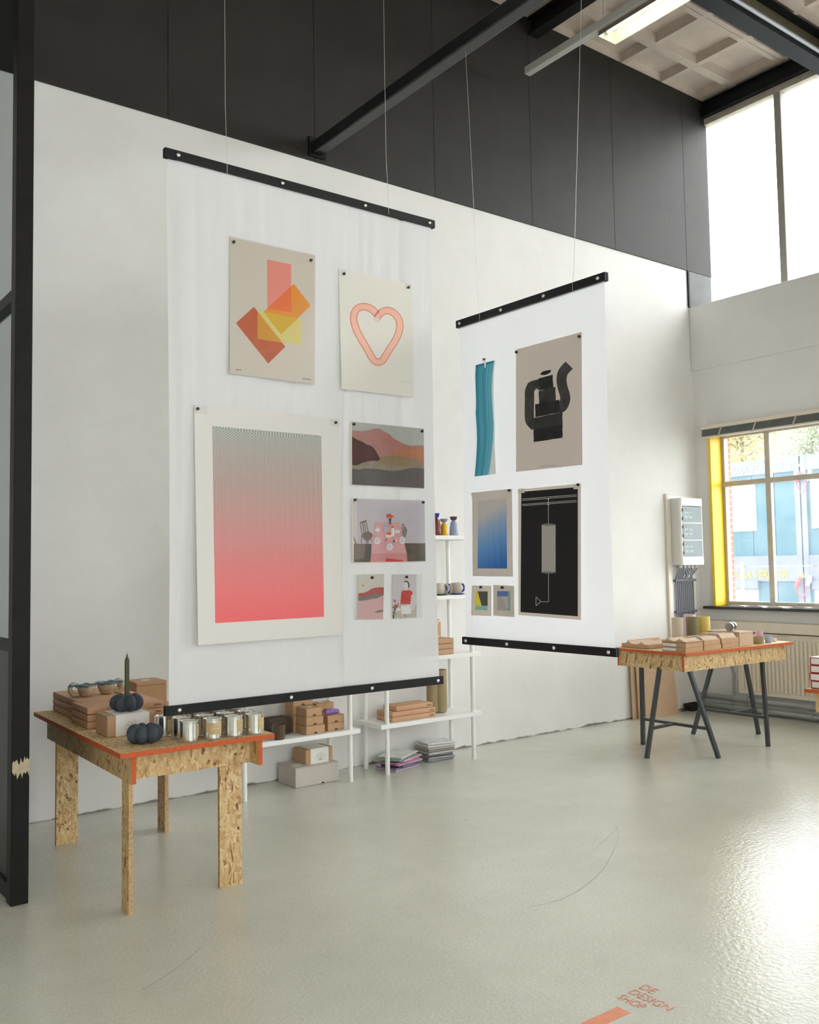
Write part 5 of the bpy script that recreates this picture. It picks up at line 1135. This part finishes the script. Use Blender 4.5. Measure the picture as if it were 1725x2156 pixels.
def tumbler(label, px, py, r, h_, col, z0=T2, pos=None):
    c = onz(px, py, z0) if pos is None else Vector((*pos, z0))
    return lathe_thing('tumbler', label, 'cup', (c.x, c.y, z0), [(r*.94, 0), (r, .003), (r, h_), (r*.9, h_), (r*.88, .012), (.002, .01)], mat('glaze_%d_%d_%d' % col, rgb(*col), .4), GC)
tumbler('wide olive bowl beside the tall carton', 0, 0, .045, .064, (150, 138, 104), pos=(7.372, 4.665))
tumbler('pale blue tumbler between the olive bowl and the little dish', 0, 0, .027, .066, (164, 176, 206), pos=(7.525, 4.665))
tumbler('pink tumbler standing higher behind the blue one', 0, 0, .034, .05, (216, 178, 196), T2+.0405, pos=(7.60, 4.80))
tumbler('low dusty pink tumbler the high one stands on', 0, 0, .034, .0395, (200, 178, 172), pos=(7.60, 4.80))
tumbler('dusty pink bowl behind the olive bowl', 0, 0, .038, .06, (206, 178, 172), pos=(7.47, 4.80))
t = tumbler('little white and peach dish at the end of the row', 0, 0, .025, .030, (226, 222, 220), pos=(7.655, 4.69))
GL = 'tall tube shades on the trestle table'
def shade(label, x, y, col, r=.052, h_=.215):
    lathe_thing('tube_shade', label, 'shade', (x, y, T2), [(r, 0), (r, h_), (r-.003, h_), (r-.003, .002)], mat('shade_%d_%d_%d' % col, rgb(*col), .75), GL, 'tube')
def at_shade(px): return px
def shade_xy(px, y): q = ony(px, 1310, y); return q.x, y
for px, yy, col, lb, hh in ((1427, 5.20, (206, 196, 178), 'tall beige paper tube at the back of the trestle table', .23), (1453, 5.27, (222, 190, 198), 'tall pink paper tube half hidden by the olive one', .245), (1457.5, 5.14, (128, 120, 92), 'tall olive paper tube', .23), (1483, 5.10, (226, 204, 118), 'tall yellow paper tube', .233)):
    x, y = shade_xy(px, yy); shade(lb, x, y, col, .052, hh)
lathe_thing('white_cup', 'little white jar beside the yellow tube', 'cup', (7.10, 5.08, T2), [(.018, 0), (.02, .004), (.02, .045), (.017, .045), (.016, .01), (.002, .008)], M_CARDW)

# ---- wall services by the corner
M_ENC = mat('grey_enclosure', rgb(214, 214, 208), .5); M_ENCW = mat('white_enclosure', rgb(240, 240, 238), .45); M_SMOKE = glassy('smoked_window', (.6, .68, .68), .12)
t = thing('backing_board', 'white painted board on the wall behind the fuse box', 'board', (8.38, 6.21, .72))
MB().box(8.165, 8.635, 6.203, WY-.0005, .72, 2.31, .002).build('panel', M_ENCW, t); MB().box(8.150, 8.185, 6.19, WY-.0005, .72, 2.325, .004).build('edge_batten', M_CREAM, t)
ex0, ex1, ey, ez0, ez1 = 8.225, 8.592, 6.055, 1.555, 2.275
t = thing('fuse_box', 'grey fuse box with three smoked windows above grey cables', 'fuse box', ((ex0+ex1)/2, 6.12, ez0))
MB().box(ex0, ex1, ey+.035, 6.2025, ez0, ez1, .006).build('body', M_ENC, t)
cv = MB(); cv.box(ex0, ex1, ey, ey+.034, ez0, ez0+.085, .004); cv.box(ex0, ex1, ey, ey+.034, ez1-.085, ez1, .004); cv.box(ex0, ex0+.016, ey+.006, ey+.034, ez0+.085, ez1-.085); cv.box(ex1-.012, ex1, ey+.006, ey+.034, ez0+.085, ez1-.085)
cv.build('cover', M_ENCW, t)
wz = (ez1-ez0-.17)/3
MB().box(ex0+.016, ex1-.012, ey+.0325, ey+.0348, ez0+.085, ez1-.085).build('inner_plate', mat('inner_grey', rgb(84, 96, 98), .5), t)
for k in range(3):
    a = ez0+.085+k*wz; d = MB().box(ex0+.016, ex1-.012, ey+.001, ey+.006, a+.006, a+wz-.006, .002).build('window', M_SMOKE, t)
    MB().box(ex0+.016, ex1-.012, ey+.002, ey+.03, a-.006, a+.006).build('bar', M_ENC, t)
    for x in (ex0+.075, ex0+.150): 
        br_ = MB().box(x, x+.058, ey+.02, ey+.0324, a+.05, a+.125, .003).build('breaker', M_ENC, t); MB().box(x+.02, x+.038, ey+.010, ey+.02, a+.08, a+.1).build('toggle', mat('dark_toggle', rgb(60, 64, 68), .4), br_)
    for zz in (a+.03, a+wz-.06): MB().box(ex0+.012, ex0+.024, ey-.002, ey+.006, zz, zz+.03).build('hinge', M_INK, d)
t = thing('cable_bundle', 'row of grey cables clipped to the wall below the fuse box', 'cables', (8.42, 6.17, .74))
M_CAB = mat('grey_cable', rgb(136, 138, 146), .5); rc = random.Random(2)
zc1 = ony(1437, 1222, 6.17).z; zc2 = ony(1437, 1288, 6.17).z
for k in range(10):
    x = 8.265+.033*k; xt_ = 8.29+.031*((k*7) % 10) if 3 < k else 8.275+.03*k
    pts = [(xt_, 6.13, ez0), (xt_, 6.13, ez0-.04)]+[(xt_+(x-xt_)*u, 6.13+.05*u, ez0-.04-(ez0-.04-zc1-.02)*u) for u in (.35, .7)]+[(x, 6.185, zc1), (x, 6.185, .74)]
    MB().tube(pts, .0105, 8).build('cable', M_CAB, t, smooth=60)
    if k % 2 == 0: MB().tube([(8.28+.066*k/2, 6.13, ez0+.002), (8.28+.066*k/2, 6.13, ez0-.03)], .018, 10).build('gland', M_ENC, t)
for zz in (zc1, zc2): MB().box(8.24, 8.60, 6.168, 6.2028, zz-.012, zz+.012, .003).build('clamp', mat('clamp_grey', rgb(94, 96, 104), .5), t)
# ---- raised venetian blind
t = thing('venetian_blind', 'raised grey venetian blind across the top of the low window', 'blind', (8.66, 4.5, 2.94))
M_SLAT = mat('blind_slat', rgb(128, 132, 132), .45, var=.15)
MB().box(8.635, WX+.028, 2.9, 6.075, 3.035, 3.075, .003).build('head_rail', M_CREAM, t)
s0 = MB().box(-.024, .024, -1.585, 1.585, 0, .0045, .001)
me0 = None
for k in range(9):
    if me0 is None: o = s0.build('slat', M_SLAT, t, world=False, loc=(8.668-8.66, 4.485-4.5, 2.962+k*.0078-2.94)); me0 = o
    else:
        W = WM[t.name]@Matrix.Translation((8.668-8.66+rc.uniform(-.003, .003), 4.485-4.5, 2.962+k*.0078-2.94)); o = link('slat', me0.data, t, W)
MB().box(8.646, 8.69, 2.9, 6.075, 2.940, 2.959, .002).build('bottom_rail', M_CREAM, t)
for px in (1517, 1590, 1675):
    y = onx(px, 905, 8.64).y; MB().beam((8.640, y+.03, 2.945), (8.640, y-.02, 3.045), .012, .012).build('ladder_tape', mat('tape_beige', rgb(190, 182, 170), .7), t)
# ---- radiator, casing and pipes
struct(MB().box(8.60, WL+.001, YF, 6.10, .85, .955, .004).build('trim_1', M_CREAM), 'cream boxed casing above the radiator', 'trim')
t = thing('radiator', 'cream ribbed panel radiator below the low window', 'radiator', (8.64, 4.75, .2))
MB().box(8.645, 8.69, 3.75, 5.72, .2, .83, .004).build('panel', M_CREAM, t); MB().box(8.62, 8.70, 3.745, 5.725, .83, .838, .002).build('top_grille', M_CREAM, t)
for z_ in (.35, .7): MB().box(8.69, WL-.0005, 4.0, 4.05, z_, z_+.03).build('bracket', M_CREAM, t)
rb = None
for k in range(43):
    y = 5.665-.0445*k
    if rb is None: rb = MB().box(-.009, .006, -.0125, .0125, 0, .54, .005).build('rib', M_CREAM, t, world=False, loc=(8.64-8.64, y-4.75, .045))
    else: link('rib', rb.data, t, WM[t.name]@Matrix.Translation((0, y-4.75, .045)))
M_PIPE = mat('grey_pipe_paint', rgb(150, 154, 152), .35, .2, var=.1)
for z_, r, lb in ((.142, .03, 'upper thick grey heating pipe along the foot of the window wall'), (.048, .03, 'lower thick grey heating pipe along the foot of the window wall')):
    t = thing('heating_pipe', lb, 'pipe', (8.62, 3.0, z_-r), group='heating pipes')
    MB().tube([(8.62, YF+.05, z_), (8.62, WY-.003, z_)], r, 14).build('pipe', M_PIPE, t, smooth=60)
    for y in (5.78, 5.62, 4.9, 3.6): MB().tube([(8.62, y-.02, z_), (8.62, y+.02, z_)], r+.007, 14).build('joint', M_PIPE, t, smooth=60)
    for y in (5.2, 3.2): MB().box(8.62, WL-.0005, y-.015, y+.015, z_-.01, z_+.01).build('bracket', M_PIPE, t)
t = thing('feed_pipe', 'pair of thin upright pipes feeding the end of the radiator', 'pipe', (8.635, 5.76, .17))
for dy in (0, .022): MB().tube([(8.635, 5.755+dy, .172), (8.635, 5.755+dy, .40), (8.635, 5.775+dy, .46), (8.635, 5.775+dy, .849)], .008, 8).build('pipe', M_PIPE, t, smooth=60)
t = thing('black_tray', 'small black plastic tray on the floor in the corner', 'tray', (8.42, 6.13, 0))
MB().add([(-.085, -.045, 0), (.085, -.045, 0), (.085, .045, 0), (-.085, .045, 0), (-.10, -.055, .075), (.10, -.055, .075), (.10, .055, .075), (-.10, .055, .075), (-.09, -.046, .075), (.09, -.046, .075), (.09, .046, .075), (-.09, .046, .075), (-.078, -.04, .01), (.078, -.04, .01), (.078, .04, .01), (-.078, .04, .01)],
         [(0, 3, 2, 1), (0, 1, 5, 4), (1, 2, 6, 5), (2, 3, 7, 6), (3, 0, 4, 7), (4, 5, 9, 8), (5, 6, 10, 9), (6, 7, 11, 10), (7, 4, 8, 11), (8, 9, 13, 12), (9, 10, 14, 13), (10, 11, 15, 14), (11, 8, 12, 15), (12, 13, 14, 15)]).build('shell', M_INK, t, world=False)
MB().tube([(-.10, 0, .02), (-.16, -.01, .012), (-.2, .01, .008)], .006, 6).build('lead', M_INK, t, world=False)
# ---- cardboard sheets leaning on the wall
for k, (x0, x1, h_, lb) in enumerate(((7.475, 8.02, .80, 'brown fibre sheet leaning flat against the wall, rearmost of three'), (7.53, 8.06, .78, 'middle brown fibre sheet leaning on the wall'), (7.60, 8.13, .76, 'front brown fibre sheet leaning on the wall, its whole face showing'))):
    yb, yt_ = 6.165-.032*k, 6.2-.028*k
    q = MB().add([(x0, yb, 0), (x1, yb, 0), (x1-.05, yt_, h_), (x0+.01, yt_, h_), (x0, yb+.014, 0), (x1, yb+.014, 0), (x1-.05, yt_+.014, h_), (x0+.01, yt_+.014, h_)], [(0, 1, 2, 3), (5, 4, 7, 6), (0, 4, 5, 1), (1, 5, 6, 2), (2, 6, 7, 3), (3, 7, 4, 0)])
    tag(q.build('fibre_sheet', mat('fibreboard', rgb(204, 174, 144), .8, var=.06, vscale=20)), lb, 'board', 'fibre sheets leaning on the wall')
# ---- papers on the window sill
rs = random.Random(9)
for k, y in enumerate((5.72, 5.50, 5.26, 5.02, 4.80)):
    t = thing('booklet', ('thin white booklet lying on the dark sill nearest the yellow board', 'white booklet lying on the sill second from the yellow board', 'white booklet lying on the sill third from the yellow board', 'white booklet lying on the sill fourth from the yellow board', 'white booklet lying on the sill fifth from the yellow board')[k], 'booklet', (8.72, y, 1.1055), math.radians(rs.uniform(-12, 12)), 'booklets on the sill')
    MB().box(-.075, .075, -.10, .10, 0, .010).build('pages', M_CARDW, t, world=False); MB().add([(-.08, -.10, .011), (.075, -.10, .0105), (.075, .10, .0105), (-.08, .10, .016), (-.078, 0, .024)], [(0, 1, 2, 3), (0, 3, 4)]).build('cover', M_PAPER, t, world=False)
# ---- fluorescent light on its trunking rail
LZ = 6.10
t = thing('strip_light', 'long fluorescent strip light with a white reflector on a grey trunking rail', 'lamp', (6.02, 4.4, LZ))
M_TRUNK = mat('grey_trunking', rgb(190, 188, 184), .45)
MB().box(5.915, 5.985, 2.2, 5.93, LZ+.045, LZ+.115, .004).build('trunking', M_TRUNK, t)
x0, x1, y0, y1 = 5.945, 6.165, 3.55, 5.06
q = MB(); th = .004
q.add([(x0, y0, LZ), (x0, y1, LZ), (x0+.02, y1, LZ+.105), (x0+.02, y0, LZ+.105), (x1, y0, LZ), (x1, y1, LZ), (x1-.02, y1, LZ+.105), (x1-.02, y0, LZ+.105)], [(0, 1, 2, 3), (7, 6, 5, 4), (3, 2, 6, 7), (1, 5, 6, 2), (0, 3, 7, 4)]); q.keep = True
q.build('reflector', [mat('white_reflector', rgb(238, 240, 226), .4)], t)
MB().add([(x0-.003, y0, LZ+.001), (x0-.003, y1, LZ+.001), (x0+.017, y1, LZ+.108), (x0+.017, y0, LZ+.108)], [(0, 1, 2, 3)]).build('outer_side', mat('brown_grey_side', rgb(120, 108, 98), .5), t)
MB().tube([(6.035, y0+.03, LZ+.055), (6.035, y1-.03, LZ+.055)], .013, 12).build('tube_lamp', emit('fluorescent_tube', (1., 1., .86), 5.), t, smooth=60)
for y in (y0+.02, y1-.02): MB().box(6.025, 6.045, y-.01, y+.01, LZ+.04, LZ+.104).build('lamp_holder', M_TRUNK, t)
for y in (2.8, 5.0): MB().tube([(5.95, y, LZ+.115), (5.95, y, CZ+.1)], .006, 8).build('hanger_rod', M_TRUNK, t)
# ---- floor tape and lettering
M_FTAPE = mat('orange_floor_tape', rgb(232, 150, 116), .5, var=.06, vscale=30)
tag(MB().box(1.6, 2.632, 2.226, 2.284, .0002, .0012).build('floor_tape', M_FTAPE), 'orange tape strip stuck on the floor beside the lettering', 'tape')
q = MB()
for txt, x, w_ in (('DE', 2.806, .062), ('DESIGN', 2.743, .180), ('SHOP', 2.678, .112)):
    lettering(q, txt, (x, 2.331, .0012), (0, -1, 0), (1, 0, 0), height=.046, width=w_, offset=-.006)
tag(q.build('floor_lettering', mat('orange_floor_ink', rgb(226, 140, 112), .5)), 'thin orange lettering painted on the floor by the tape', 'lettering')
# ---- scratches and chips in the floor
M_SCR = mat('floor_scratch', rgb(158, 154, 138), .7)
def scratch(pts, wd):
    P = [onz(*p, .0006) for p in spline(pts, 6)]; P = [(p.x, p.y) for p in P]; st2 = stroke(P, wd); h2 = len(st2)//2; q = MB()
    A, B = st2[:h2], st2[h2:][::-1]
    for i in range(h2-1): q.poly([(*A[i], .0006), (*A[i+1], .0006), (*B[i+1], .0006), (*B[i], .0006)])
    return q
for pts, wd in (([(1296, 1735), (1303, 1760), (1290, 1795), (1272, 1828), (1240, 1858), (1190, 1890), (1110, 1912)], .0025), ([(1303, 1740), (1250, 1790), (1200, 1830)], .0015), ([(300, 2085), (370, 2040), (430, 1990)], .004)):
    q = scratch(pts, wd); q.keep = True; q.build('floor_scratch', M_SCR, fl)
